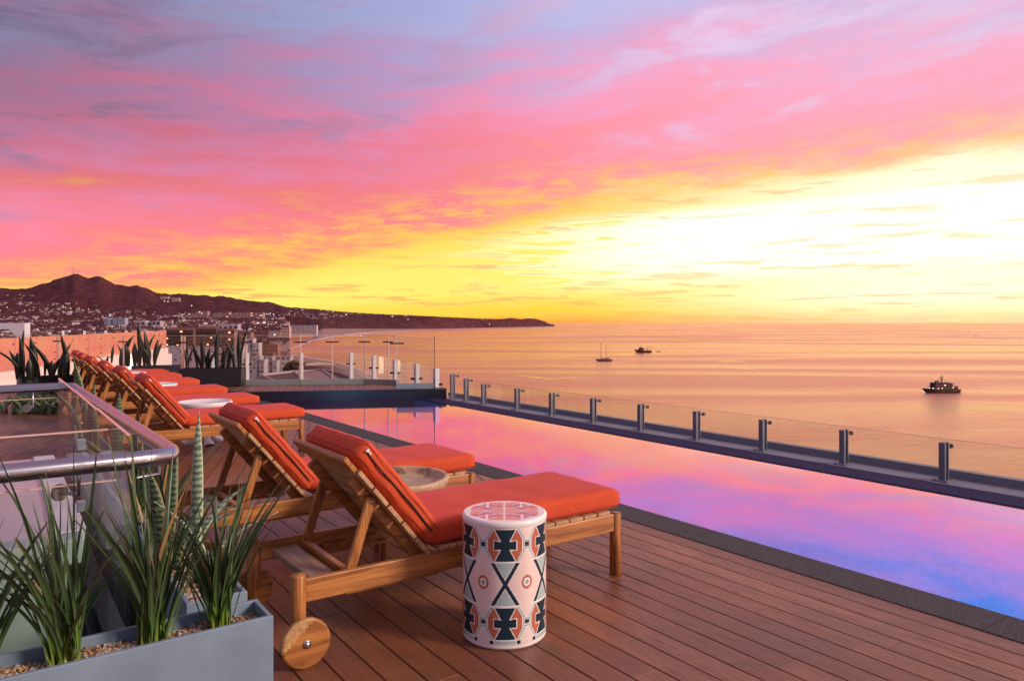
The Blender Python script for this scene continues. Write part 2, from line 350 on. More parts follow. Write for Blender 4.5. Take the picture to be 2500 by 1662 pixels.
# wet sand / foam line along the bay
FOAM = mat('foam', (.78, .62, .66, 1), .35, build=lambda t, b: t.put(b.inputs['Base Color'], t.mix(t.mr(t.noise(geo_co(t), .05, 5, .6), .35, .6), (.5, .32, .36, 1), (.9, .74, .76, 1))))
mb = MB(); line = [(x, y) for x, y in FARS[::-1]]+[(x, y) for x, y in NEARS[:-2]]
pts = []
for (a, b) in zip(line, line[1:]):
    for i in range(8): t = i/8; pts.append((a[0]+(b[0]-a[0])*t, a[1]+(b[1]-a[1])*t))
for i, (x, y) in enumerate(pts):
    p0 = at(x, y, SEA+.35); th = (.9+.5*noise.noise(Vector((i*.3, 0, 0))))*(1.8 if y < 862 and x < 900 else 1)*(.45 if x > 1000 else 1)
    p1 = at(x+(1.5 if y < 860 else 3.5), y+(th*1.6 if y < 860 else -th*1.4), SEA+.35)
    mb.v += [tuple(p0), tuple(p1)]
    if i: k = len(mb.v)-4; mb.f.append((k, k+1, k+3, k+2)); mb.mi.append(0); mb.sm.append(False)
tag(mb.build('surf_foam', FOAM), kind='structure')

# ---- terrace: deck, coping, pool, ledge
XO, XI, XW = 3.91, 4.21, 6.80                # deck edge, pool inner edge, far lip
YE0, YE1 = (XI, 14.05), (XW, 12.82)          # pool end
YN = -3.0
def deck_col(t, b, ang=0.0, joints=False):
    P = geo_co(t); x, y, z = t.sep(P)
    if ang:
        c, s = math.cos(ang), math.sin(ang)
        u = t.m('SUBTRACT', t.m('MULTIPLY', x, c), t.m('MULTIPLY', y, s)); v = t.m('ADD', t.m('MULTIPLY', x, s), t.m('MULTIPLY', y, c))
    else: u, v = x, y
    bw = .142; ub = t.m('DIVIDE', u, bw); row = t.m('FLOOR', ub)
    wn = t.add('ShaderNodeTexWhiteNoise'); wn.noise_dimensions = '1D'; t.put(wn.inputs['W'], row); rnd = wn.outputs[0]
    g = t.noise(t.xyz(t.m('MULTIPLY', u, 95), t.m('MULTIPLY_ADD', rnd, 7.0, t.m('MULTIPLY', v, 3.4))), 1.0, 5, .62, 1.6)
    n = t.noise(t.xyz(t.m('MULTIPLY', u, 10), t.m('MULTIPLY', v, .8)), 1.0, 4, .6, .6)
    if not joints: rnd = t.add('ShaderNodeAttribute', attribute_name='tone').outputs['Fac']
    c = t.mix(rnd, (.21, .066, .030, 1), (.35, .125, .055, 1)); c = t.mix(t.mr(n, .35, .7, 0, .5), c, (.17, .066, .04, 1))
    c = t.mix(t.mr(g, .52, .66, 0, .6), c, (.075, .034, .026, 1)); wear = t.noise(P, 1.1, 6, .68, .8); c = t.mix(t.mr(wear, .42, .66, 0, .42), c, (.10, .042, .03, 1)); c = t.mix(t.mr(t.noise(P, 2.3, 5, .7, 1.5), .60, .68, 0, .22), c, (.30, .15, .10, 1))
    hgt = t.m('MULTIPLY', g, -1.0)
    if joints:
        fr = t.m('FRACT', ub); gapm = t.m('LESS_THAN', t.m('MINIMUM', fr, t.m('SUBTRACT', 1.0, fr)), .03)
        vv = t.m('FRACT', t.m('ADD', t.m('DIVIDE', v, 2.4), t.m('MULTIPLY', rnd, 5.3))); gap2 = t.m('LESS_THAN', vv, .0022)
        gm_ = t.m('MAXIMUM', gapm, gap2); c = t.mix(gm_, c, (.008, .004, .004, 1)); t.put(b.inputs['Roughness'], t.m('MULTIPLY_ADD', gm_, .5, t.mr(g, .3, .7, .30, .5)))
        hgt = t.m('SUBTRACT', hgt, t.m('MULTIPLY', gm_, 5.0))
    else: t.put(b.inputs['Roughness'], t.mr(g, .3, .7, .32, .55))
    t.put(b.inputs['Base Color'], c); bump(t, b, hgt, .55, .0022)
DK = mat('composite_boards', rough=.4, spec=.5, build=lambda t, b: deck_col(t, b))
DKB = mat('composite_boards_turned', rough=.4, spec=.6, build=lambda t, b: deck_col(t, b, R(21.45), True))
DARK = mat('dark_void', (.006, .005, .005, 1), .9)
deck = MB(); tones = []
x = XO-.142; rowi = 0
def board(x0, x1, y0, y1, tone):
    n0 = len(deck.f); deck.bbox(x0, x1, y0, y1, -.03, 0.0, .0025); tones.extend([tone]*(len(deck.f)-n0))
board(XO-.142, XO-.004, YN, .4, .05); board(XO-.142, XO-.004, .404, 2.9, .0); board(XO-.142, XO-.004, 2.904, 5.6, .08)
x = XO-.142-.006
while x > -2.6:
    x1 = x-.137; y = YN-random.uniform(0, 2.2)
    ylim = 5.55 if x1 > .54 else 2.92
    while y < ylim:
        L = random.choice([2.2, 2.4, 2.4, 2.9]); ye = min(y+L, ylim)
        if ye-y > .05: board(x1, x, y, ye-.004, random.random())
        y += L
    x = x1-.006
n0 = len(deck.f); deck.box(.54, XO-.004, 5.556, 5.69, -.03, 0); tones.extend([.3]*(len(deck.f)-n0))
o = deck.build('deck_boards', [DK]); tag(o, kind='structure')
a = o.data.attributes.new('tone', 'FLOAT', 'FACE'); a.data.foreach_set('value', tones)
mb = MB(); mb.prism([(.54, 5.696), (XO-.004, 5.696), (XO-.004, 14.8), (3.6, 18.6), (-6, 22), (-6, 6.75), (.54, 6.75)], -.03, 0)
tag(mb.build('deck_turned_boards', [DKB]), kind='structure')
mb = MB(); mb.prism([(.545, YN), (XO, YN), (XO, 15), (3.9, 19), (-6, 22.5), (-6, 6.76), (.545, 6.76)], -3.0, -.035); mb.prism([(-4, YN), (.54, YN), (.54, 2.92), (-4, 2.92)], -3.0, -.036)
tag(mb.build('terrace_slab', DARK), kind='structure')
def stone(t, b):
    P = geo_co(t); n = t.noise(P, 170, 3, .7); m_ = t.noise(P, 3.5, 4, .6); y = t.sep(P)[1]
    fr = t.m('FRACT', t.m('DIVIDE', t.m('ADD', y, .33), .92)); j = t.m('LESS_THAN', fr, .005)
    c = t.mix(t.mr(n, .35, .65), (.014, .013, .014, 1), (.12, .108, .115, 1)); c = t.mix(t.m('MULTIPLY', m_, .35), c, (.03, .026, .028, 1)); c = t.mix(j, c, (.005, .005, .005, 1))
    t.put(b.inputs['Base Color'], c); bump(t, b, n, .5, .003)
STONE = mat('dark_stone', rough=.7, spec=.25, build=stone)
mb = MB(); mb.box(XO, XI, YN, 14.3, -.4, .004)
tag(mb.build('pool_coping', STONE), kind='structure')
# basin
def tile(t, b):
    P = geo_co(t); x, y, z = t.sep(P); f1 = t.m('FRACT', t.m('MULTIPLY', x, 16)); f2 = t.m('FRACT', t.m('MULTIPLY', y, 16)); f3 = t.m('FRACT', t.m('MULTIPLY', z, 16))
    n = t.noise(P, 22, 2, .5); g = t.m('MAXIMUM', t.m('LESS_THAN', f1, .06), t.m('LESS_THAN', f2, .06))
    t.put(b.inputs['Base Color'], t.mix(n, (.06, .34, .62, 1), (.11, .47, .74, 1)))
TILE = mat('blue_mosaic', rough=.3, build=tile)
DT = mat('dark_blue_mosaic', rough=.7, spec=.08, build=lambda t, b: t.put(b.inputs['Base Color'], t.mix(t.mr(t.noise(geo_co(t), 75, 2, .6), .42, .6), (.005, .005, .022, 1), (.04, .03, .12, 1))))
PB = -1.15
mb = MB(); mb.add([(XI, YN, PB), (XW, YN, PB), (XW, YE1[1]+.2, PB), (XI, YE0[1]+.2, PB)], [(0, 1, 2, 3)])
mb.box(XI-.01, XI+.002, YN, 14.3, PB, -.05); mb.box(XW-.002, XW+.02, YN, 12.8, PB, -.03)
mb.add([(XI, YE0[1], PB), (XW, YE1[1], PB), (XW, YE1[1], -.03), (XI, YE0[1], -.03)], [(0, 1, 2, 3)])
tag(mb.build('pool_basin', TILE), kind='structure')
def poolmat():
    m = bpy.data.materials.new('pool_water'); m.use_nodes = True; t = NT(m.node_tree); t.n.clear(); P = geo_co(t); x, y, z = t.sep(P)
    h = t.noise(t.xyz(t.m('MULTIPLY', x, 2.2), t.m('MULTIPLY', y, 1.3)), 1.0, 3, .5, .3)
    bn = t.add('ShaderNodeBump'); bn.inputs['Strength'].default_value = .03; bn.inputs['Distance'].default_value = .02; t.put(bn.inputs['Height'], h)
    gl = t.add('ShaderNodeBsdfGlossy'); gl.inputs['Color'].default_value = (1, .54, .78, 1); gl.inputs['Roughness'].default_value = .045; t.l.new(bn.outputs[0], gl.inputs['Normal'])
    tr = t.add('ShaderNodeBsdfTransparent'); tr.inputs[0].default_value = (.45, .80, 1, 1)
    lw = t.add('ShaderNodeLayerWeight'); lw.inputs[0].default_value = .5
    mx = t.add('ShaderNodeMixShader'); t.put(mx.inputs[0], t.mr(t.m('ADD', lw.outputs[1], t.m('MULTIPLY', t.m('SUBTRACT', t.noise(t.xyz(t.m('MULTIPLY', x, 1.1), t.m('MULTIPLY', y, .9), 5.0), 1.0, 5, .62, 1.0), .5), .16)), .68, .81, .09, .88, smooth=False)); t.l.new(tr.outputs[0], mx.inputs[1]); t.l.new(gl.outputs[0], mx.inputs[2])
    o = t.add('ShaderNodeOutputMaterial'); t.l.new(mx.outputs[0], o.inputs[0]); return m
mb = MB(); mb.add([(XI+.002, YN, -.012), (XW, YN, -.012), (XW, YE1[1], -.012), (XI+.002, YE0[1], -.012)], [(0, 1, 2, 3)])
tag(mb.build('pool_water', poolmat()), kind='structure')
mb = MB(); q_ = at(1664, 1238, PB+.01); mb.lathe([(0.001, .012), (.10, .012), (.115, .008), (.12, 0)], 32, tuple(q_))
tag(mb.build('pool_drain', mat('drain_cover', (.75, .55, .5, 1), .4)), 'round pale drain cover under the pool water beside the nearest lounger', 'drain cover')
LEDGE = mat('ledge_concrete', rough=.6, build=lambda t, b: (t.put(b.inputs['Base Color'], t.mix(t.noise(geo_co(t), 14, 5, .7), (.15, .155, .19, 1), (.30, .30, .36, 1))), bump(t, b, t.noise(geo_co(t), 90, 3, .6), .3, .004)))
# lip (dark tile), ledge, upstand following the slightly curved outer edge
OUT = [(YN, 0), (9.9, 0), (11.0, .03), (11.7, .0), (12.3, -.06)]
mb = MB(); mb.prism([(XW, YN), (XW+.37, YN), (XW+.37, 12.62), (XW, 12.80)], -.6, -.004)
tag(mb.build('pool_lip', DT), kind='structure')
mb = MB(); mb.prism([(XW+.37, YN), (XW+.80, YN), (XW+.80, 12.55), (XW+.37, 12.55)], -3, .002); mb.box(XW+.72, XW+.81, YN, 12.7, .002, .075)
lo = mb.build('outer_ledge', LEDGE); tag(lo, kind='structure'); LS = 1.15; lo.scale = (LS, LS, LS); lo.location = (0, 0, H*(1-LS))
mb = MB(); mb.box(XW+.37, 8.26, YN, 12.5, -1.2, -1.0); tag(mb.build('overflow_trough', DARK), kind='structure')
# raised end of the terrace
KH = .17; K0, K1 = Vector((3.00, 14.62, 0)), Vector((7.39, 12.54, 0)); kd = (K1-K0).normalized(); kn = Vector((-kd.y, kd.x, 0))
mb = MB(); a0, a1 = K0-kd*.0, K1
mb.prism([tuple(v)[:2] for v in (a0-kn*.0, a1, a1+kn*.28, a0+kn*.28)], -.5, KH)
BLACKSTONE = mat('black_stone_kerb', (.012, .012, .016, 1), .35, build=rough_var((.012, .012, .016), 10, 9, .5, .2))
tag(mb.build('end_kerb', BLACKSTONE), kind='structure')
# fill between pool end and kerb, hidden under the kerb nose
mb = MB(); mb.prism([(XI-.31, 14.31), (XI, YE0[1]), (XI, 14.5), (XI-.3, 14.5)], -.5, .001)
tag(mb.build('pool_end_coping', BLACKSTONE), kind='structure')
RAILP = [Vector((3.2, 16.4, 0)), Vector((4.33, 15.73, 0)), Vector((5.31, 15.14, 0)), Vector((5.91, 14.87, 0)), Vector((6.51, 14.55, 0)), Vector((6.86, 14.11, 0)), Vector((6.98, 13.83, 0))]
mb = MB(); mb.prism([tuple(v)[:2] for v in (K0+kn*.282, K1+kn*.282, Vector((7.45, 13.3, 0)), Vector((7.15, 14.1, 0)), Vector((6.6, 14.8, 0)), Vector((5.4, 15.5, 0)), Vector((4.4, 16.2, 0)), Vector((2.9, 17.6, 0)))], -.5, KH-.002)
tag(mb.build('raised_deck', DKB), kind='structure')
# ================================================================== LOUNGERS
def soft_box(lx, ly, lz, r, n=(26, 14, 5), crown=.012, seed=0, dent=.004):
    """a cushion: rounded box, puffed on top and bottom; origin at one bottom corner"""
    mb = MB(); nx, ny, nz = n; idx = {}
    def P(i, j, k):
        if (i, j, k) in idx: return idx[(i, j, k)]
        q = Vector((i/nx-.5, j/ny-.5, k/nz-.5)); q = Vector((q.x*lx, q.y*ly, q.z*lz))
        h = Vector((lx/2-r, ly/2-r, lz/2-r)); inn = Vector([max(-h[a], min(h[a], q[a])) for a in range(3)]); dv = q-inn
        if dv.length > 1e-6: q = inn+dv.normalized()*r
        u, v = 2*q.x/lx, 2*q.y/ly; q.z += (1 if q.z > 0 else -1)*crown*(1-u**4)*(1-v**4)*abs(2*q.z/lz)
        q += Vector((0, 0, 1))*dent*noise.noise(Vector((q.x*6+seed, q.y*7, q.z*5)))+Vector((0, 1, 0))*dent*.8*noise.noise(Vector((q.x*9, q.z*9, seed+4)))
        mb.v.append((q.x+lx/2, q.y+ly/2, q.z+lz/2)); idx[(i, j, k)] = len(mb.v)-1; return len(mb.v)-1
    def quad(a, b, c, d): mb.f.append([a, b, c, d]); mb.mi.append(0); mb.sm.append(True)
    for i in range(nx):
        for j in range(ny):
            quad(P(i, j, nz), P(i+1, j, nz), P(i+1, j+1, nz), P(i, j+1, nz)); quad(P(i, j, 0), P(i, j+1, 0), P(i+1, j+1, 0), P(i+1, j, 0))
    for i in range(nx):
        for k in range(nz):
            quad(P(i, 0, k), P(i+1, 0, k), P(i+1, 0, k+1), P(i, 0, k+1)); quad(P(i, ny, k), P(i, ny, k+1), P(i+1, ny, k+1), P(i+1, ny, k))
    for j in range(ny):
        for k in range(nz):
            quad(P(0, j, k), P(0, j, k+1), P(0, j+1, k+1), P(0, j+1, k)); quad(P(nx, j, k), P(nx, j+1, k), P(nx, j+1, k+1), P(nx, j, k+1))
    return mb
def warp(mb, M): mb.v = [tuple(M @ Vector(v)) for v in mb.v]; return mb
def cushion_seams(lx, ly, lz, zipz):
    s = MB(); r = .012
    for z in (lz*.20,):
        s.tube([(r*1.0, -.002, z), (lx-r, -.002, z), (lx-.004, .004, z), (lx+.001, r, z), (lx+.001, ly-r, z)], .0022, 6)
    return s
WHEEL_SPLIT = mat('teak_light_wheel', (.58, .33, .14, 1), .4, build=lambda t, b: t.put(b.inputs['Base Color'], t.mix(t.mr(t.noise(obj_co(t), 40, 4, .6), .3, .7), (.62, .36, .16, 1), (.40, .2, .08, 1))))
BW = .70; BANG = R(129.5)     # back leans: direction of travel from hinge up and to the rear
def make_lounger():
    root = empty('sun_lounger')
    for y in (0, BW-.03):
        mb = MB(); mb.bbox(.06, 1.93, y, y+.03, .262, .365, .005, seg=2); mb.build('side_rail', TX, root)
    for x, y in ((1.95, .0), (1.95, BW-.0)):
        mb = MB(); yy = .018 if y == 0 else BW-.018
        mb.lathe([(.0, 0), (.030, 0), (.034, .004), (.034, .358), (.030, .366), (0, .366)], 24, (1.955, yy, 0)); mb.build('leg', TZ, root)
    for s_, y in ((-1, .014), (1, BW-.014)):
        mb = MB(); mb.lathe([(.0, .05), (.032, .05), (.034, .054), (.034, .384), (.031, .390), (0, .390)], 24, (0.03, y, 0)); mb.build('leg', TZ, root)
    for s_, y in ((-1, -.052), (1, BW+.052)):
        M = Matrix.Translation((.0, y, .108)) @ Matrix.Rotation(R(90), 4, 'X')
        mb = MB(); mb.lathe([(0, -.016), (.100, -.016), (.108, -.010), (.108, .010), (.100, .016), (.085, .016), (.07, .016), (.055, .016), (.04, .016), (.02, .016), (0, .016)], 64); warp(mb, Matrix.Translation((.04, y, .108)) @ Matrix.Rotation(R(90), 4, 'X'))
        if True:
            for i, f in enumerate(mb.f):
                cx = sum(mb.v[k][0] for k in f)/len(f)-.04; cz = sum(mb.v[k][2] for k in f)/len(f)-.108
                if s_ < 0 and (-cx*.66+cz*.75) > .052: mb.mi[i] = 1
        mb.sm = [False]*len(mb.f)
        wh_ = mb.build('wheel', [TX, WHEEL_SPLIT], root)
        mb = MB(); mb.lathe([(.0, .028), (.008, .027), (.013, .023), (.0145, .018), (.019, .018), (.019, .014), (0, .014)], 20); warp(mb, Matrix.Translation((.04, y, .108)) @ Matrix.Rotation(R(90)*(1 if s_ < 0 else -1), 4, 'X')); mb.build('hub_bolt', BOLT, wh_)
    # seat slats across the rails
    x = 1.90; i = 0
    while x > .75:
        mb = MB(); mb.bbox(x-.098, x, .0, BW, .3655, .386, .003); mb.build('seat_slat', TTAN, root); x -= .106
    mb = MB(); mb.bbox(.12, .245, .03, BW-.03, .285, .325, .005); mb.build('cross_plank', TP, root)
    mb = MB(); mb.bbox(.27, .305, .03, BW-.03, .30, .345, .004); mb.build('prop_bar', TY, root)
    mb = MB(); mb.bbox(1.885, 1.915, .03, BW-.03, .27, .36, .004); mb.build('end_rail', TY, root)
    for y in (.031, BW-.051):                               # notched rack that takes the prop bar
        mb = MB()
        for k in range(5): mb.bbox(.30+k*.09, .345+k*.09, y, y+.02, .262, .30, .003)
        mb.bbox(.26, .76, y, y+.02, .242, .262, .003); mb.build('notched_rack', TX, root)
    # backrest: local frame runs up the slope
    hx, hz = .69, .352
    ux, uz = math.cos(BANG), math.sin(BANG)
    M = Matrix(((ux, 0, uz, hx), (0, 1, 0, 0), (uz, 0, -ux, hz), (0, 0, 0, 1)))   # local x = up the slope, local z = towards the sitter
    for y in (.075, BW-.115): br = MB(); br.bbox(.0, .56, y, y+.04, -.062, -.012, .005, M=M); br.build('back_rail', TX, root)
    for k in range(5):
        mb = MB(); mb.bbox(.012+k*.118, .012+k*.118+.108, .0, BW, -.012, .010, .003, M=M); mb.build('back_slat', TTAN, root)
    mb = MB(); mb.bbox(.604, .690, .0, BW, -.024, .002, .005, M=M); mb.build('head_board', TY, root)
    for y in (.045, BW-.075):
        top = M @ Vector((.42, y, -.04)); bot = Vector((.285, y, .325)); d = (bot-top); L = d.length; ang = math.atan2(d.z, d.x)
        Ms = Matrix.Translation(top) @ Matrix.Rotation(-ang, 4, 'Y')
        mb = MB(); mb.bbox(-.02, L+.0, -.013+.013, .026, -.024, .024, .005, M=Ms); st = mb.build('prop_strut', TZ, root)
        mb = MB(); mb.lathe([(0, .008), (.005, .007), (.009, 0)], 12, mi=0); warp(mb, Matrix.Translation((top.x, y-.001, top.z)) @ Matrix.Rotation(R(90), 4, 'X')); mb.build('pivot_bolt', BOLT, st)
    # cushions
    mb = warp(soft_box(1.30, .665, .115, .030, seed=1, dent=.008), Matrix.Translation((.705, .018, .388))); seat = mb.build('seat_cushion', FAB, root)
    mb = warp(cushion_seams(1.30, .665, .115, 0), Matrix.Translation((.705, .018, .388))); mb.build('piping', PIPE, seat)
    Mc = M @ Matrix.Translation((.032, .012, .022))
    mb = warp(soft_box(.640, .675, .118, .034, n=(24, 16, 6), crown=.012, seed=5, dent=.008), Mc); bc = mb.build('back_cushion', FAB, root)
    mb = MB(); mb.tube([(.05, -.0045, .060), (.25, -.006, .066), (.50, -.006, .060), (.600, -.0045, .062)], .0042, 6); warp(mb, Mc); mb.build('zip', BLK, bc)
    for zz in (.092, .024): mb = MB(); mb.tube([(.03, -.003, zz), (.40, -.006, zz+.002), (.610, -.003, zz), (.637, .004, zz), (.642, .03, zz), (.642, .64, zz)], .0018, 6); warp(mb, Mc); mb.build('piping', PIPE, bc)
    mb = MB(); mb.bbox(.580, .610, -.014, -.006, .066, .074, .002); mb.bbox(.603, .613, -.016, -.005, .060, .078, .002); warp(mb, Mc); mb.build('zip_pull', mat('zip_pull', (.85, .85, .82, 1), .3), bc)
    return root
LY = [(3.12, 1.06), (4.57, .97), (8.28, .96), (9.96, .95), (11.62, .94), (13.42, .94), (15.02, .95), (16.40, .98)]
LL = ['nearest lounger, in full view, with the patterned stool beside its seat', 'second nearest lounger, head towards the grasses, beyond the carved wooden table',
      'third nearest lounger, first past the gap in the row, before the big white bowl table', 'fourth nearest lounger, just behind the big white bowl table',
      'fifth nearest lounger, orange, between two white bowl tables', 'sixth nearest lounger, crimson foot end seen behind the middle white bowl table',
      'seventh nearest lounger, last but one in the row, short of the farthest white table', 'farthest lounger, smallest of the row, next to the upright leafy planter']
l0 = make_lounger()
for i, (y, x) in enumerate(LY):
    o = l0 if i == 0 else copy_tree(l0); o.location = (x, y, 0); o.rotation_euler.z = R((0, .5, -.8, .6, -.4, 1.0, -.7, .5)[i])
    tag(o, LL[i], 'sun lounger', 'teak sun loungers with orange cushions lined up beside the pool')

# ================================================================== TABLES, STOOL
def lathe_ob(name, prof, c, m_, parent=None, n=48): mb = MB(); mb.lathe(prof, n, c); return mb.build(name, m_, parent)
def carved(t, b):
    P = obj_co(t); n = t.noise(P, 3.5, 6, .62, 2.2); g = t.noise(P, 38, 4, .6, .5)
    c = t.ramp(n, [(.3, (.16, .085, .05, 1)), (.42, (.50, .33, .19, 1)), (.6, (.60, .43, .27, 1)), (.75, (.36, .2, .12, 1))]); c = t.mix(t.mr(g, .5, .7, 0, .4), c, (.2, .12, .08, 1))
    t.put(b.inputs['Base Color'], c); bump(t, b, g, .35, .003)
CARV = mat('carved_wood', rough=.45, build=carved)
tb = empty('side_table', (2.10, 4.21, 0)); tag(tb, 'round carved wooden tray table between the two nearest loungers', 'table', 'round tables between the loungers')
lathe_ob('table_top', [(0, .405), (.20, .405), (.30, .425), (.335, .455), (.345, .50), (.338, .512), (.315, .512), (.305, .50), (.298, .478), (.285, .470), (0, .466)], (0, 0, 0), CARV, tb, 64)
for k in range(3):
    a = R(100+120*k); mb = MB(); mb.tube([(.19*math.cos(a), .19*math.sin(a), 0), (.16*math.cos(a), .16*math.sin(a), .41)], [.026, .034], 14); mb.build('leg', TZ, tb)
WHITE = mat('white_lacquer', (.80, .78, .78, 1), .3, build=lambda t, b: t.put(b.inputs['Base Color'], t.mix(t.noise(obj_co(t), 5, 3, .5), (.74, .72, .72, 1), (.84, .82, .82, 1))))
t1 = empty('side_table')
lathe_ob('table_top', [(0, .36), (.12, .365), (.22, .40), (.285, .435), (.315, .47), (.325, .515), (.318, .522), (.300, .520), (.285, .500), (0, .497)], (0, 0, 0), WHITE, t1, 64)
for k in range(3):
    a = R(30+120*k); mb = MB(); mb.tube([(.22*math.cos(a), .22*math.sin(a), 0.0), (.21*math.cos(a), .21*math.sin(a), .018), (.14*math.cos(a), .14*math.sin(a), .06), (.10*math.cos(a), .10*math.sin(a), .20), (.10*math.cos(a), .10*math.sin(a), .38)], [.062, .058, .036, .030, .040], 14); mb.build('leg', WHITE, t1)
for i, (c, lb) in enumerate(zip([(2.13, 9.52), (2.10, 12.72), (2.14, 15.95)], ['large white bowl table between the third and fourth loungers', 'middle white bowl table, before the crimson foot of the sixth lounger', 'farthest white bowl table, just its rim showing before the last lounger'])):
    o = t1 if i == 0 else copy_tree(t1); o.location = (c[0], c[1], 0); tag(o, lb, 'table', 'round tables between the loungers')

# patterned ceramic stool
SR, SH = .202, .588; SX, SY = 2.01, 2.86
def inpoly(x, y, P):
    c = False; j = len(P)-1
    for i in range(len(P)):
        if (P[i][1] > y) != (P[j][1] > y) and x < (P[j][0]-P[i][0])*(y-P[i][1])/(P[j][1]-P[i][1])+P[i][0]: c = not c
        j = i
    return c
def segd(x, y, a, b):
    dx, dy = b[0]-a[0], b[1]-a[1]; t = max(0, min(1, ((x-a[0])*dx+(y-a[1])*dy)/(dx*dx+dy*dy))); return math.hypot(x-a[0]-t*dx, y-a[1]-t*dy)
WT, NV, TC, LB, PK, GB = range(6)       # white line, navy, terracotta, light blue, pink, grey blue
cross = [(-13.5, 0), (13.5, 0), (5, 112), (14.5, 104), (14.5, 188), (5, 182), (13.5, 296), (-13.5, 296), (-5, 182), (-14.5, 188), (-14.5, 104), (-5, 112)]
hexa = [(-15.2, -4), (-22.6, 88), (-22.6, 200), (-15.2, 300), (15.2, 300), (22.6, 200), (22.6, 88), (15.2, -4)]
K = 6.3                                   # pixels of height per degree round the drum
def edge_d(x, y, P): return min(segd(x*K, y, (P[i-1][0]*K, P[i-1][1]), (P[i][0]*K, P[i][1])) for i in range(len(P)))
def block(u, y):
    """cross block, y from 0 (top) to 300"""
    au = abs(u)
    if inpoly(u, y, cross): return NV
    if edge_d(u, y, cross) < 8: return WT
    if inpoly(u, y, hexa):
        return TC if 1 else WT
    if edge_d(u, y, hexa) < 6: return WT
    du = 30-au                           # distance from the square's axis
    ys = y-144
    if du < 6.6 and abs(ys) < 46:
        if du < 3.2 and abs(ys) < 20: return NV
        if du < 4.2 and abs(ys) < 27: return WT
        return GB if du < 5.9 and abs(ys) < 40 else WT
    # pale blue diagonals leaving the square
    t = (abs(ys)-42)/106.0; c = 4.2+t*9.2
    if 0 <= t <= 1.05:
        e = du-c
        if abs(e) < 2.5: return LB
        if abs(e) < 3.5: return WT
    return PK
def pat(deg, y):
    """y in photo units, 345 at the top of the drawing, 1440 at the foot"""
    u = (deg+30) % 60-30; au = abs(u)
    if y < 352 or y > 1448: return WT
    if y < 660: return block(u, y-358)
    if 1086 < y < 1392: return block(u, y-1090)
    if y < 668 and au < 20: return WT
    if 660 <= y <= 1086:
        v = (y-868)/203.0; xx = 17.0*abs(v)    # the big X
        e = au-xx
        if abs(e) < 2.9 and abs(v) < .985: return NV
        if abs(e) < 3.9: return WT
        if e < 0: return WT if abs(v) > .97 or e > -4.6 and 0 else LB
        du = 30-au; rr = math.hypot(du*K/50.0, (y-860)/66.0)
        if .62 < rr < 1: return TC
        if rr < .34: return GB
        if rr <= .62: return WT
        return PK
    y2 = y-1392
    if y2 < 8: return WT
    if y2 < 42:
        if au < 14: return LB
        if au < 15.5: return WT
        if au < 20.5: return NV
    return PK
cols_ = [mat('glaze_white', (.88, .84, .83, 1), .22), mat('glaze_navy', (.010, .035, .055, 1), .22), mat('glaze_terracotta', (.52, .15, .09, 1), .25), mat('glaze_pale_blue', (.42, .54, .56, 1), .22), mat('glaze_pink', (.86, .68, .63, 1), .22), mat('glaze_grey_blue', (.30, .40, .43, 1), .22), mat('glaze_magenta', (.62, .12, .2, 1), .25), mat('glaze_salmon', (.80, .28, .22, 1), .25)]
stool = empty('garden_stool', (SX, SY, 0)); tag(stool, 'white ceramic drum stool with navy and terracotta geometric pattern beside the nearest lounger', 'stool')
mb = MB(); NA, NV_ = 480, 200; face0 = math.degrees(math.atan2(-SY, -SX))   # pattern cross faces the camera side
z0, z1 = .012, .558
for j in range(NV_+1):
    z = z0+(z1-z0)*j/NV_
    for i in range(NA): a = 2*math.pi*i/NA; mb.v.append((SR*math.cos(a), SR*math.sin(a), z))
for j in range(NV_):
    yv = 1465-(1465-345)*(j+.5)/NV_
    for i in range(NA):
        deg = math.degrees(2*math.pi*(i+.5)/NA)-face0-1
        mb.f.append((j*NA+i, j*NA+(i+1) % NA, (j+1)*NA+(i+1) % NA, (j+1)*NA+i)); mb.mi.append(pat(deg, yv)); mb.sm.append(True)
mb.lathe([(SR, z0), (SR-.004, .004), (SR-.012, 0), (0, 0)], 64, mi=0); mb.build('drum', cols_, stool)
mb = MB(); mb.lathe([(SR, z1), (SR+.003, z1+.003), (SR+.003, z1+.020), (SR-.001, z1+.027), (SR-.008, z1+.030)], 72, mi=0)
def topc(x, y):
    c, s = math.cos(R(face0+90)), math.sin(R(face0+90)); X = (x*c+y*s)/SR; Y = (-x*s+y*c)/SR; ax, ay = abs(X), abs(Y)
    if ax > .80 or ay > .80 or ax+ay > 1.18: return 0
    if ax < .025 or ay < .025: return 0
    px_, py_ = ax-.41, ay-.40
    if abs(px_) < .035 and py_ > -.1: return 0
    if abs(py_-.5*px_) < .03: return 0
    arrow = (abs(px_)+.9*abs(py_) < .30) or (abs(py_) < .10 and abs(px_) < .33)
    if arrow: return 6
    if (abs(px_)+.9*abs(py_) < .345): return 0
    return 7
NT_ = 150; rt_ = SR-.008; g = {}
for i in range(NT_):
    for j in range(NT_):
        x0, x1 = -rt_+2*rt_*i/NT_, -rt_+2*rt_*(i+1)/NT_; y0, y1 = -rt_+2*rt_*j/NT_, -rt_+2*rt_*(j+1)/NT_
        cx, cy = (x0+x1)/2, (y0+y1)/2; k = topc(cx, cy)
        if k == 0: continue
        mb.add([(x0, y0, z1+.0304), (x1, y0, z1+.0304), (x1, y1, z1+.0304), (x0, y1, z1+.0304)], [(0, 1, 2, 3)], k)
mb.lathe([(SR-.008, z1+.030), (0, z1+.0298)], 72, mi=0); mb.build('lid', cols_, stool)

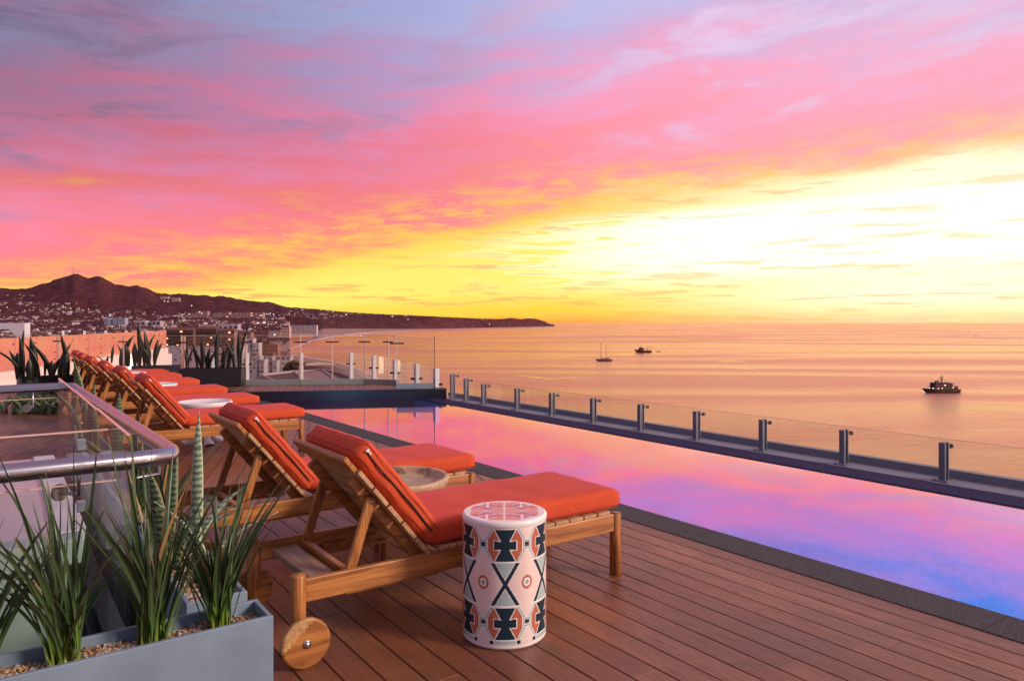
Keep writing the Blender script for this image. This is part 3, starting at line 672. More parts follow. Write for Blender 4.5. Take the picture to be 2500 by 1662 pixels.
# ================================================================== PLANTERS AND PLANTS
GRAV = mat('gravel', rough=.8, build=lambda t, b: (lambda v: (t.put(b.inputs['Base Color'], t.ramp(v.outputs['Color'], [(0, (.10, .05, .03, 1)), (.35, (.30, .19, .12, 1)), (.6, (.5, .36, .26, 1)), (1, (.42, .38, .34, 1))])), bump(t, b, v.outputs['Distance'], 1.0, -.008)))(t.add('ShaderNodeTexVoronoi')))
for n_ in GRAV.node_tree.nodes:
    if n_.type == 'TEX_VORONOI':
        n_.inputs['Scale'].default_value = 95; GRAV.node_tree.links.new(NT(GRAV.node_tree).add('ShaderNodeNewGeometry').outputs['Position'], n_.inputs['Vector'])
def planter(x0, x1, y0, y1, h, label, m_=PLANTER, group=None, rot=0, pebbles=0, name='planter_box'):
    cx, cy = (x0+x1)/2, (y0+y1)/2; lx, ly = (x1-x0)/2, (y1-y0)/2; t = .018
    root = empty(name, (cx, cy, 0), rot); tag(root, label, 'planter', group)
    mb = MB(); mb.bbox(-lx, lx, -ly, -ly+t, .01, h, .004, seg=2); mb.bbox(-lx, lx, ly-t, ly, .01, h, .004, seg=2); mb.bbox(-lx, -lx+t, -ly+t-.002, ly-t+.002, .01, h-.0015, .003); mb.bbox(lx-t, lx, -ly+t-.002, ly-t+.002, .01, h-.0015, .003)
    mb.build('box', m_, root)
    g = MB(); nx, ny = max(4, int(lx*2/.03)), max(4, int(ly*2/.03))
    for j in range(ny+1):
        for i in range(nx+1):
            x, y = -lx+t+(2*lx-2*t)*i/nx, -ly+t+(2*ly-2*t)*j/ny; g.v.append((x, y, h-.045+.016*noise.noise(Vector((x*5+cx*9, y*5, 0)))))
    for j in range(ny):
        for i in range(nx): k = j*(nx+1)+i; g.f.append((k, k+1, k+nx+2, k+nx+1)); g.mi.append(0); g.sm.append(True)
    rr = random.Random(int(cx*100))
    for _ in range(pebbles):
        x, y = rr.uniform(-lx+t+.006, lx-t-.006), rr.uniform(-ly+t+.006, ly-t-.006); z = h-.043+.016*noise.noise(Vector((x*5+cx*9, y*5, 0))); s = rr.uniform(.0045, .009)
        Mx = Matrix.Translation((x, y, z+s*.3)) @ Matrix.Rotation(rr.uniform(0, 6.3), 4, (rr.random(), rr.random(), rr.random()+.1)) @ Matrix.Diagonal((s*1.5, s, s*.7, 1))
        g.add([Mx @ Vector(v) for v in ((1, 0, 0), (-1, 0, 0), (0, 1, 0), (0, -1, 0), (0, 0, 1), (0, 0, -1))], [(0, 2, 4), (2, 1, 4), (1, 3, 4), (3, 0, 4), (2, 0, 5), (1, 2, 5), (3, 1, 5), (0, 3, 5)], 1+rr.randrange(3))
    gr = g.build('gravel', [GRAV, PEB[0], PEB[1], PEB[2]], root); gr['kind'] = 'stuff'
    return root
PEB = [mat('pebble_tan', (.52, .33, .17, 1), .7), mat('pebble_brown', (.2, .11, .07, 1), .7), mat('pebble_grey', (.48, .44, .40, 1), .7)]
planter(-1.3, .815, 2.60, 2.80, .45, 'long pale blue-grey box with gravel and spiky grasses, nearest the camera', pebbles=5200)
def grass_mat():
    def f(t, b):
        a = t.add('ShaderNodeAttribute', attribute_name='along'); s = a.outputs['Fac']; z = t.add('ShaderNodeAttribute', attribute_name='tint').outputs['Fac']
        c = t.ramp(s, [(0, (.34, .40, .04, 1)), (.12, (.13, .24, .03, 1)), (.3, (.038, .085, .022, 1)), (.85, (.030, .062, .022, 1)), (.97, (.07, .06, .03, 1)), (1, (.30, .20, .10, 1))])
        t.put(b.inputs['Base Color'], t.mix(t.m('GREATER_THAN', z, .955), t.mix(t.m('MULTIPLY', z, .5), c, (.09, .15, .06, 1)), (.36, .22, .10, 1)))
    return mat('grass_blade', rough=.38, spec=.5, build=f)
GRM = grass_mat()
def tuft(name, base, n, hmin, hmax, spread, seed, label, wid=.0135, m_=None, cat='plant', group=None, lean=(0, 0)):
    rr = random.Random(seed); mb = MB(); al = []; ti = []
    for k in range(n):
        az = rr.uniform(0, 2*math.pi); out = spread*rr.random()**.6; L = rr.uniform(hmin, hmax)*(1-.25*out/spread); w0 = wid*rr.uniform(.6, 1.45)
        bx, by = rr.gauss(0, .020), rr.gauss(0, .020); sg = 9; cur = rr.uniform(-.05, .28)*out; tw = rr.uniform(0, 6.3); tn = rr.random(); cut = rr.random() < .25
        dx, dy = math.cos(az), math.sin(az); sx, sy = -math.sin(az+tw*.15), math.cos(az+tw*.15); b0 = len(mb.v)
        for s in range(sg+1):
            t = s/sg; th = out*(.6+.4*t)+cur*t*t; r_ = L*t
            x = bx+dx*r_*math.sin(th)+lean[0]*t*t*L; y = by+dy*r_*math.sin(th)+lean[1]*t*t*L; z = r_*math.cos(th)
            w_ = w0*(.75+.5*t if t < .35 else .925)*(1-max(0, (t-.55)/.45)**1.6*(.55 if cut else .97)); nx_, ny_ = dx*math.cos(th), dy*math.cos(th); nz_ = -math.sin(th)
            fold = w_*.35
            for e, q in ((-1, 0), (0, 1), (1, 0)):
                mb.v.append((x+sx*w_*.5*e-nx_*fold*q, y+sy*w_*.5*e-ny_*fold*q, z-nz_*fold*q)); al.append(t if not (cut and t > .95) else 1.0); ti.append(tn)
        for s in range(sg):
            for e in range(2): k_ = b0+s*3+e; mb.f.append((k_, k_+1, k_+4, k_+3)); mb.mi.append(0); mb.sm.append(True)
    o = mb.build(name, m_ or GRM, None, base); 
    for nm, vals in (('along', al), ('tint', ti)): a = o.data.attributes.new(nm, 'FLOAT', 'POINT'); a.data.foreach_set('value', vals)
    return tag(o, label, cat, group)
GG = 'spiky grasses in the nearest planter'
tuft('spiky_grass', (.18, 2.71, .40), 56, .36, .80, .60, 11, 'spiky green grass clump second from the left in the nearest planter', group=GG, lean=(-.12, 0))
tuft('spiky_grass', (.44, 2.70, .40), 62, .40, .84, .50, 12, 'tallest spiky grass clump in the middle of the nearest planter', group=GG)
tuft('spiky_grass', (.66, 2.71, .40), 60, .36, .72, .52, 13, 'spiky grass clump at the right end of the nearest planter, by the lounger wheel', group=GG, lean=(.08, 0))
tuft('spiky_grass', (-.05, 2.71, .40), 50, .36, .76, .55, 14, 'spiky grass clump cut by the left edge of the photo', group=GG)
# snake plants
def snake_mat(name, light, dark, edge, bands=26.0):
    def f(t, b):
        a = t.add('ShaderNodeAttribute', attribute_name='along').outputs['Fac']; c_ = t.add('ShaderNodeAttribute', attribute_name='across').outputs['Fac']
        n = t.noise(obj_co(t), 22, 4, .6, .5); v = t.m('SINE', t.m('ADD', t.m('MULTIPLY', a, bands*6.28), t.m('MULTIPLY', n, 9.0)))
        n2 = t.noise(obj_co(t), 120, 3, .6)
        c = t.mix(t.mr(t.m('ADD', v, t.m('MULTIPLY', n2, 1.2)), .2, 1.2), light, dark); c = t.mix(t.mr(c_, .80, .93), c, edge)
        t.put(b.inputs['Base Color'], c)
    return mat(name, rough=.4, build=f)
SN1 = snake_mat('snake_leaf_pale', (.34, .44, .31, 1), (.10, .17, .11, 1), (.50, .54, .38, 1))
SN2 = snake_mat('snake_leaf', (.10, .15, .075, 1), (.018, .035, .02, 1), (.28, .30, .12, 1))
SN3 = snake_mat('snake_leaf_dark', (.008, .012, .007, 1), (.003, .005, .003, 1), (.022, .024, .014, 1))  # backlit silhouette shade put into the leaf colour
def snake(base, leaves, seed, label, m_, group=None, name='snake_plant', rmax=.05):
    """leaves: (height, width, lean_x, lean_y)"""
    rr = random.Random(seed); mb = MB(); al = []; ac = []
    for (h, w_, lx, ly) in leaves:
        ang = rr.uniform(-.6, .6)-YAW; sx, sy = math.cos(ang), math.sin(ang); bx, by = rr.uniform(-rmax, rmax), rr.uniform(-rmax, rmax); sg = 14; b0 = len(mb.v); wob = rr.uniform(-.03, .03)
        for s in range(sg+1):
            t = s/sg; x = bx+lx*t*t*h+wob*math.sin(t*5)*h*.5; y = by+ly*t*t*h; z = h*t*(1-.25*(lx*lx+ly*ly)*t)
            ww = w_*(.55+.9*t if t < .45 else .955*(1-((t-.45)/.55)**2.2)+.003)
            tw = ang+.5*t*rr.choice([1]); cx_, cy_ = math.cos(tw), math.sin(tw)
            for e in (-1, -.5, 0, .5, 1):
                d_ = (1-e*e)*ww*.22; mb.v.append((x+cx_*ww*.5*e+cy_*d_, y+cy_*ww*.5*e-cx_*d_, z)); al.append(t*h/.7); ac.append(abs(e))
        for s in range(sg):
            for e in range(4): k_ = b0+s*5+e; mb.f.append((k_, k_+1, k_+6, k_+5)); mb.mi.append(0); mb.sm.append(True)
    o = mb.build(name, m_, None, base); md = o.modifiers.new('thickness', 'SOLIDIFY'); md.thickness = .004
    for nm, vals in (('along', al), ('across', ac)): a = o.data.attributes.new(nm, 'FLOAT', 'POINT'); a.data.foreach_set('value', vals)
    return tag(o, label, 'plant', group)
PG = 'blue-grey planters along the stair rail'
pl = ['nearest blue-grey planter along the stair rail, holding the pale banded leaf', 'second blue-grey planter along the stair rail, beside the second lounger', 'third blue-grey planter along the stair rail, by the far corner of the handrail', 'farthest blue-grey planter of the row behind the lounger heads']
for k in range(4): planter(.60, .83, 2.98+k*1.32, 4.24+k*1.32, .42, pl[k], group=PG, pebbles=1500 if k < 1 else 0)
SG = 'snake plants along the stair rail'
snake((.70, 3.32, .38), [(.74, .058, .02, 0), (.40, .05, -.5, .1), (.34, .045, .9, -.2)], 3, 'snake plant with one tall pale green banded leaf behind the grasses', SN1, SG)
snake((.66, 3.55, .38), [(.48, .075, -.15, 0), (.55, .06, .1, .1), (.35, .06, .5, 0), (.3, .05, -.6, .2)], 4, 'low broad dark snake plant left of the tall pale leaf', SN2, SG)
snake((.74, 3.75, .38), [(.30, .05, 1.0, -.1), (.28, .045, 1.2, .2), (.34, .05, .8, .3)], 5, 'small snake plant, its leaves bending over the deck towards the second lounger', SN1, SG)
tuft('spiky_grass', (.70, 4.05, .38), 30, .3, .62, .5, 21, 'spiky grass behind the handrail corner, left of the pale banded leaf', wid=.016)
tuft('spiky_grass', (.71, 4.75, .38), 26, .35, .70, .35, 22, 'spiky grass standing before the heads of the second and third loungers', wid=.016)
snake((.70, 5.9, .38), [(.62, .085, .0, 0), (.35, .07, -.5, 0), (.36, .06, -.8, .1)], 6, 'broad dark banded snake plant before the head of the fourth lounger', SN2, SG)
snake((.72, 7.3, .38), [(.60, .07, .05, 0), (.5, .06, -.1, 0)], 7, 'snake plant past the far corner of the stair rail', SN2, SG)
snake((.66, 8.0, .38), [(.78, .08, -.12, 0), (.74, .075, .05, 0), (.5, .06, -.4, 0)], 8, 'tallest dark snake plant at the far stair rail end, left of the lounger heads', SN2, SG)
# far planters
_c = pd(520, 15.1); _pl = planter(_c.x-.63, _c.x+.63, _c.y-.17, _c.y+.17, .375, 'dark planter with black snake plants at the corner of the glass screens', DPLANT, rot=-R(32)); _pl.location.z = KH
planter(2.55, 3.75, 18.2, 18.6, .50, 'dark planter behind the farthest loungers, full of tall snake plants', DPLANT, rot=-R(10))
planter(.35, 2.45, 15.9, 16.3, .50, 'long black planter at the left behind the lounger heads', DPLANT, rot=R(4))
def row_snakes(spots, group, labels, seed):
    for i, ((px, d, zb, ls), lb) in enumerate(zip(spots, labels)):
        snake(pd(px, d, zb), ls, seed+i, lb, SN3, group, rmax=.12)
def lf(*a): return [(h, w_, l_, 0) for h, w_, l_ in a]
d1 = 15.1
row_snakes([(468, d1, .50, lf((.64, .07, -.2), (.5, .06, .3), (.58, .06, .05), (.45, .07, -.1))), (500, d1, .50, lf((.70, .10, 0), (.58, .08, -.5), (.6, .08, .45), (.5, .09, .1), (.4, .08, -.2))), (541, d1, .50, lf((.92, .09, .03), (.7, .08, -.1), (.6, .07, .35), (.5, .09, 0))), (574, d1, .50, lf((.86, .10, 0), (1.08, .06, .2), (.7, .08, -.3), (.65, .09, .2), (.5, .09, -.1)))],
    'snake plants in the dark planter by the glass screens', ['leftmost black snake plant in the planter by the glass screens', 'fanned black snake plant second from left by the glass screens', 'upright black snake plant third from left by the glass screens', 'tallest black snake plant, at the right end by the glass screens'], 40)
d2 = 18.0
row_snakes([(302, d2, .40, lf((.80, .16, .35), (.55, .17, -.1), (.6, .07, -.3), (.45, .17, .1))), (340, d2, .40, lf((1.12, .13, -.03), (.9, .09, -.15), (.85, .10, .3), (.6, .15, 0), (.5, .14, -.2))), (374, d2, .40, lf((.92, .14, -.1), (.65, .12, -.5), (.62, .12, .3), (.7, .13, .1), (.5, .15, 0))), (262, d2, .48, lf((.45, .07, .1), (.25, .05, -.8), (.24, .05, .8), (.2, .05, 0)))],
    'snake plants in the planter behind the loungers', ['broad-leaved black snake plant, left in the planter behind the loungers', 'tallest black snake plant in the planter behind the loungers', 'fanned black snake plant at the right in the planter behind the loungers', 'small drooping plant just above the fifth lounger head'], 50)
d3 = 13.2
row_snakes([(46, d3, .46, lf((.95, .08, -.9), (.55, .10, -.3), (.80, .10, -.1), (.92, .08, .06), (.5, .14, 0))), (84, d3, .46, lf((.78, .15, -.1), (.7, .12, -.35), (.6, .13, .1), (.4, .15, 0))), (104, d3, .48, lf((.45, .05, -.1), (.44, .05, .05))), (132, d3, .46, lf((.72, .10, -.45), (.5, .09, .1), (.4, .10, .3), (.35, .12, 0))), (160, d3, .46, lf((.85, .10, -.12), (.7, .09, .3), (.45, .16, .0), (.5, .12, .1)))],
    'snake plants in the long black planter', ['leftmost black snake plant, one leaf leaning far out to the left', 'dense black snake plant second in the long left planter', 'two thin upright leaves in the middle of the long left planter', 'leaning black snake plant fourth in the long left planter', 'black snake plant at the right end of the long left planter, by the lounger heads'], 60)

for i, (px, lb) in enumerate(((40, 'olive leafy ground plant in front of the long black planter, leftmost'), (85, 'olive leafy ground plant in front of the long black planter, middle'), (130, 'olive leafy ground plant in front of the long black planter, right of the middle'), (170, 'olive leafy ground plant in front of the long black planter, rightmost'))):  # leaf clusters added in place of plants mirrored in a glass guard
    _r = random.Random(90+i); snake(pd(px, 11.9, 0), [(_r.uniform(.22, .36), _r.uniform(.07, .11), _r.uniform(-.9, .9), _r.uniform(-.5, .5)) for _ in range(22)], 90+i, lb, SN2, 'ground plants below the long black planter', rmax=.2, name='leafy_plant')
# ================================================================== STAIR GUARD, LOWER LEVEL, ROOF LIGHT
DSTEEL = mat('satin_steel', (.30, .27, .27, 1), .55, .8)
hr = empty('stair_handrail', (.5, 2.9, 0)); tag(hr, 'round brushed steel handrail on clear glass round the stairwell at the left', 'handrail')
off = Vector((-.5, -2.9, 0))
def hrp(v): return Vector(v)+off
mb = MB(); mb.tube([hrp((-2.6, 2.86, 1.0)), hrp((.44, 2.93, 1.0)), hrp((.535, 2.95, 1.0)), hrp((.555, 3.03, 1.0)), hrp((.50, 6.50, 1.0)), hrp((.46, 6.58, 1.0)), hrp((.38, 6.6, 1.0)), hrp((-3.2, 6.45, 1.0))], .032, 24); mb.build('rail', STEEL, hr)
for a, b, d in (((.24, 2.93, .968), (.24, 2.93, .90), (.19, 3.00, .90)), ((.49, 5.6, .968), (.47, 5.6, .90), (.42, 5.6, .90)), ((.53, 3.12, .968), (.53, 3.12, .905), (.42, 3.10, .90)), ((.24, 6.56, .968), (.24, 6.56, .86), (.20, 6.48, .86))):
    mb = MB(); mb.tube([hrp(a), hrp(b), hrp(d)], .007, 10); br_ = mb.build('bracket', STEEL, hr)
    mb = MB(); n = (hrp(d)-hrp(b)).normalized(); mb.tube([hrp(d)-n*.004, hrp(d)+n*.008], .030, 20); mb.build('fixing_disc', DSTEEL, br_)
for (x0, y0), (x1, y1), z1 in [((.405, 3.00), (.405, 4.02), 1.085), ((.405, 4.035), (.405, 5.22), 1.08), ((.405, 5.235), (.405, 6.5), 1.075), ((-1.2, 2.97), (.36, 2.97), .93), ((-2.6, 6.4), (.38, 6.48), .93)]:
    mb = MB(); dx, dy = x1-x0, y1-y0; L = math.hypot(dx, dy); nx, ny = -dy/L*.006, dx/L*.006
    mb.prism([(x0-nx-.5, y0-ny-2.9), (x1-nx-.5, y1-ny-2.9), (x1+nx-.5, y1+ny-2.9), (x0+nx-.5, y0+ny-2.9)], -.12, z1-.004); pane = mb.build('glass_pane', GLASS, hr)
    mb = MB(); mb.prism([(x0-nx-.5, y0-ny-2.9), (x1-nx-.5, y1-ny-2.9), (x1+nx-.5, y1+ny-2.9), (x0+nx-.5, y0+ny-2.9)], z1-.004, z1); mb.build('pane_edge', EDGE, pane)
mb = MB(); mb.box(.415-.5, .432-.5, 2.99-2.9, 3.012-2.9, .55, 1.085); mb.build('pane_end', EDGED, hr)
# inner low glass with clips (cuts across the stairwell)
ig = empty('inner_glass_guard', (0, 3.55, .06)); tag(ig, 'low clear glass guard with small clips crossing the stairwell before the roof light', 'glass guard')
mb = MB(); mb.box(-1.6, .40, -.006, .006, -.3, .975); pn = mb.build('glass_pane', GLASS, ig); mb = MB(); mb.box(-1.6, .40, -.007, .007, .975, .981); mb.build('pane_edge', EDGE, pn)
for (x, z) in ((.02, .83), (.08, .80), (.22, .70), (.30, .64), (-.1, .70), (.3, .9)):
    mb = MB(); mb.bbox(x-.016, x+.016, -.02, .02, z, z+.045, .003); mb.build('clip', mat('clip_steel', (.45, .55, .65, 1), .3, .6) if x == .02 else bpy.data.materials['clip_steel'], ig)
# lower landing seen through the glass
LOWW = mat('lower_boards', rough=.6, build=lambda t, b: (lambda P: (lambda x, y, z: t.put(b.inputs['Base Color'], t.mix(t.m('LESS_THAN', t.m('FRACT', t.m('DIVIDE', y, .16)), .12), t.mix(t.noise(t.xyz(t.m('MULTIPLY', x, 2), t.m('MULTIPLY', y, 14)), 1, 4), (.06, .038, .036, 1), (.12, .08, .07, 1)), (.01, .008, .008, 1))))(*t.sep(P)))(geo_co(t)))
mb = MB(); mb.box(-7, .54, 2.92, 6.75, -2.9, -1.5); tag(mb.build('lower_landing', LOWW), kind='structure')
WALLG = mat('grey_wall', (.36, .43, .45, 1), .7, build=rough_var((.36, .43, .45), 5, 3, .15, .1))
MINT = mat('mint_metal', (.42, .54, .52, 1), .4, build=rough_var((.42, .54, .52), 5, 2, .12, .03))
LILM = mat('white_beam', (.78, .80, .86, 1), .3)
mb = MB(); mb.box(.44, .54, 2.93, 6.75, -1.5, -.04); mb.box(-7, .44, 6.65, 6.75, -1.5, -.04); mb.box(-7, .44, 2.93, 3.02, -1.5, -.12)
tag(mb.build('stairwell_wall', WALLG), 'blue-grey wall lining the stairwell below the steel handrail', 'wall')
rl = empty('roof_light', (-.6, 4.85, .21)); tag(rl, 'box of pale mint metal with a sloping glass top inside the stairwell', 'roof light')
mb = MB(); mb.box(-1.0, .87, -1.0, -.93, -1.7, .20); mb.box(.80, .87, -.93, 1.4, -1.7, .2); mb.build('side_panel', MINT, rl)
mb = MB(); mb.bbox(-1.0, .93, -1.06, -.90, .20, .31, .006); mb.build('front_beam', MINT, rl)
mb = MB(); mb.bbox(.83, .96, -.898, 1.45, .19, .314, .006); mb.build('side_beam', LILM, rl)
mb = MB(); mb.bbox(-.05, .0, -.898, 1.45, .19, .308, .006); mb.bbox(.45, .49, -.898, 1.45, .19, .308, .006); mb.build('mullion', LILM, rl)
mb = MB(); mb.box(-1.0, .84, -.90, 1.45, .285, .297); mb.build('glass_top', mat('frosted_glass', (.66, .60, .66, 1), .18, spec=.8), rl)
LAMP = bpy.data.materials.new('lamp_glow'); LAMP.use_nodes = True; _b = LAMP.node_tree.nodes['Principled BSDF']; _b.inputs['Emission Color'].default_value = (1, .62, .3, 1); _b.inputs['Emission Strength'].default_value = 5.0
for i, (px, y) in enumerate(((155, 990), (117, 998), (103, 1012), (103, 1034), (101, 1056), (36, 1020), (55, 1015), (57, 1026), (8, 1018), (10, 1030), (18, 1026))):
    v = at(px, y, -1.42); v.x = min(v.x, .38)
    mb = MB(); mb.lathe([(0, .04), (.03, .04), (.045, .02), (.05, 0)], 12, (0, 0, 0)); o = mb.build('floor_lantern', LAMP, None, (v.x, v.y, -1.5)); tag(o, 'small lit lantern on the dark boards below the stair glass', 'lantern', 'lit lanterns on the lower landing')

LAMPP = bpy.data.materials.new('pool_lamp_glow'); LAMPP.use_nodes = True; _b = LAMPP.node_tree.nodes['Principled BSDF']; _b.inputs['Emission Color'].default_value = (.9, .85, 1, 1); _b.inputs['Emission Strength'].default_value = 8.0
# ================================================================== POOL SIDE BALUSTRADE
bl = empty('pool_balustrade', (7.3*LS, 0, H*(1-LS))); bl.scale = (LS, LS, LS); tag(bl, 'low clear glass balustrade on short grey posts along the outer pool ledge', 'balustrade')
PP = [(7.24, 12.06, .50), (7.28, 11.62, .44), (7.30, 11.05, .375)]+[(7.31, y, .365) for y in (10.02, 9.07, 8.08, 7.10, 6.12, 5.14, 4.15, 3.16, 2.16, 1.16)]
for (x, y, h) in PP:
    x -= 7.3; mb = MB(); w_ = .028
    mb.bbox(x-.045, x-.03, y-w_, y+w_, .01, h, .002); mb.bbox(x+.03, x+.045, y-w_, y+w_, .01, h, .002); mb.bbox(x-.03, x+.03, y-.012, y+.012, .01, h-.002, .002)
    p_ = mb.build('post', POST, bl)
    mb = MB(); mb.bbox(x-.09, x+.08, y-.07, y+.07, .0025, .013, .003); mb.build('base_plate', POST, p_)
    for bx in (-.07, .06): 
        for by in (-.05, .05): mb = MB(); mb.lathe([(0, .010), (.007, .009), (.009, 0)], 8, (x+bx, y+by, .013)); mb.build('bolt', POST, p_)
    mb = MB(); mb.tube([(x+.045, y-.012, h-.045), (x+.105, y-.012, h-.045)], .013, 10); mb.tube([(x+.105, y-.012, h-.045), (x+.135, y-.012, h-.045)], .021, 12); mb.build('clamp', CLAMP, p_)
for (a, b) in zip(PP, PP[1:]):
    mb = MB(); mb.box(.222, .232, b[1]+.004, a[1]-.004, .076, min(a[2], b[2])+.002); g_ = mb.build('glass_pane', GLASS, bl)
    mb = MB(); mb.box(.2215, .2325, b[1]+.004, a[1]-.004, min(a[2], b[2])+.002, min(a[2], b[2])+.0045); mb.build('pane_edge', mat('edge_dull', (.35, .2, .18, 1), .3) if 'edge_dull' not in bpy.data.materials else bpy.data.materials['edge_dull'], g_)
# outer balustrade beyond the raised end (curved)
ob = empty('outer_balustrade', (0, 0, 0)); tag(ob, 'outer glass balustrade on white posts, curving behind the tall wind screens', 'balustrade')
prev = None
for px, yt, hh in ((520, 861, .62), (603, 861.5, .62), (735, 861, .62), (857, 860.5, .62), (913, 868, .61), (965, 877, .60), (1017.5, 888, .58), (1065, 899, .55)):
    d = F*(H-hh)/(yt-HY); v = pd(px, d, 0)
    mb = MB(); mb.bbox(v.x-.05, v.x+.05, v.y-.05, v.y+.05, -1.6, hh, .004); po = mb.build('post', POSTW if px > 700 else POSTW, ob)
    mb = MB(); mb.tube([v+RT*-.13+Vector((0, 0, hh-.33)), v+RT*.13+Vector((0, 0, hh-.33))], .025, 10); mb.build('clamp', CLAMP, po)
    if prev:
        a, ha = prev; n = Vector((-(v-a).y, (v-a).x, 0)).normalized()*.006; mb = MB(); 
        vs = [a-n, v-n, v+n, a+n]; mb.add([(q.x, q.y, -.3) for q in vs]+[(vs[0].x, vs[0].y, ha), (vs[1].x, vs[1].y, hh), (vs[2].x, vs[2].y, hh), (vs[3].x, vs[3].y, ha)], [(0, 1, 5, 4), (1, 2, 6, 5), (2, 3, 7, 6), (3, 0, 4, 7), (4, 5, 6, 7)]); mb.build('glass_pane', GLASS, ob)
    prev = (v, hh)
mb = MB(); cpts = [pd(px, F*(H-hh)/(yt-HY), 0) for px, yt, hh in ((520, 861, .62), (603, 861.5, .62), (735, 861, .62), (857, 860.5, .62), (913, 868, .61), (965, 877, .60), (1017.5, 888, .58), (1065, 899, .55))]+[Vector((7.3, 12.2, 0))]
poly = [tuple(v+ (v-Vector((3, 8, 0))).normalized()*.25)[:2] for v in cpts]; inner = [tuple(v)[:2] for v in (Vector((7.0, 12.3, 0)), Vector((4.0, 16.3, 0)), Vector((3.0, 18.5, 0)))]
mb.prism(poly+inner, -3, -1.6); tag(mb.build('outer_ledge_end', LEDGE), kind='structure')

# tall wind screens
ws = empty('wind_screen', (0, 0, 0)); tag(ws, 'tall glass wind screen on a grey base rail at the far end of the terrace', 'glass screen')
def screen(a, b, z0, z1, root, base=True, e0=.018, clampz=None, m_=EDGE):
    d = (b-a).normalized(); n = Vector((-d.y, d.x, 0))*.007; mb = MB(); q = [a+d*.01-n, b-d*.01-n, b-d*.01+n, a+d*.01+n]
    mb.prism([tuple(v)[:2] for v in q], z0+.06, z1); g_ = mb.build('glass_pane', GLASS, root)
    mb = MB(); mb.prism([tuple(v)[:2] for v in (a-n*1.3, a+d*e0-n*1.3, a+d*e0+n*1.3, a+n*1.3)], z0+.06, z1+.003); mb.build('pane_edge', m_, g_)
    mb = MB(); q = [a-n*.9, b-n*.9, b+n*.9, a+n*.9]; mb.prism([tuple(v)[:2] for v in q], z1+.001, z1+.007); mb.build('pane_top', EDGE, g_)
    if base: mb = MB(); q = [a+d*.004-n*6, b-d*.004-n*6, b-d*.004+n*6, a+d*.004+n*6]; mb.prism([tuple(v)[:2] for v in q], z0, z0+.11); mb.build('base_rail', MINTG, root)
    if clampz: mb = MB(); mb.tube([a-d*.13-n*2, a+d*.15-n*2], .014, 8); [None for _ in ()]; warp(mb, Matrix.Translation((0, 0, clampz))); mb.build('clamp', CLAMP, root)
MINTG = mat('rail_grey', (.24, .27, .28, 1), .35)
for a, b in zip(RAILP, RAILP[1:]): screen(a, b, KH, 1.22, ws, clampz=1.08, e0=.024)
screen(Vector((6.55, 12.98+.1, 0)), Vector((7.20, 12.72, 0)), KH, 1.22, ws, clampz=1.08, m_=EDGE)
mb = MB(); mb.box(7.20, 7.212, 12.70, 12.712, KH, 1.225); mb.build('pane_end', EDGED, ws)
LP_ = [pd(-260, 19.0), pd(-40, 18.0), pd(141, 17.4), pd(300, 16.9), pd(447, 16.4)]
ws2 = empty('wind_screen', (0, 0, 0)); tag(ws2, 'clear glass screen at the far left, behind the black planters', 'glass screen')
for a, b in zip(LP_, LP_[1:]): screen(a, b, 0, 1.19, ws2, base=False, clampz=1.05, e0=.03)
screen(LP_[-1], Vector((4.33, 15.73, 0)), 0, 1.19, ws2, base=False, clampz=1.05, e0=.07)

# underwater pool lamps (their glow shows at the far left of the pool)
for i, (y, e) in enumerate(((11.2, 60), (7.0, 60), (3.2, 60), (0.2, 60))):
    mb = MB(); mb.lathe([(0, .03), (.07, .028), (.095, .012), (.10, 0)], 20); warp(mb, Matrix.Rotation(R(90), 4, 'Y')); o = mb.build('pool_lamp', LAMPP, None, (XI+.01, y, -.45)); tag(o, 'round white underwater lamp glowing in the pool wall below the coping', 'pool lamp', 'underwater lamps along the coping wall')
    l = bpy.data.lights.new('pool_lamp_light', 'POINT'); l.energy = e; l.color = (.65, .8, 1); l.shadow_soft_size = .15; lo_ = bpy.data.objects.new('pool_lamp_light', l); COL.objects.link(lo_); lo_.location = (XI+.35, y, -.45)
# calm slicks and boat wakes lying on the sea
CALM = bpy.data.materials.new('calm_water'); CALM.use_nodes = True; t = NT(CALM.node_tree); t.n.clear(); gl = t.add('ShaderNodeBsdfGlossy'); gl.inputs[0].default_value = (1, .82, .58, 1); gl.inputs['Roughness'].default_value = .10; trn = t.add('ShaderNodeBsdfTransparent'); mx = t.add('ShaderNodeMixShader')
nn_ = t.noise(t.xyz(t.m('MULTIPLY', t.vm('DOT_PRODUCT', geo_co(t), tuple(RT)), .006), t.m('MULTIPLY', t.vm('DOT_PRODUCT', geo_co(t), tuple(FW)), .03)), 1.0, 5, .6, .8); ac_ = t.add('ShaderNodeAttribute', attribute_name='soft').outputs['Fac']
t.put(mx.inputs[0], t.m('MULTIPLY', t.m('MULTIPLY', t.mr(nn_, .40, .66), .7), ac_)); t.l.new(trn.outputs[0], mx.inputs[1]); t.l.new(gl.outputs[0], mx.inputs[2]); ou = t.add('ShaderNodeOutputMaterial'); t.l.new(mx.outputs[0], ou.inputs[0])
wk = MB(); soft = []
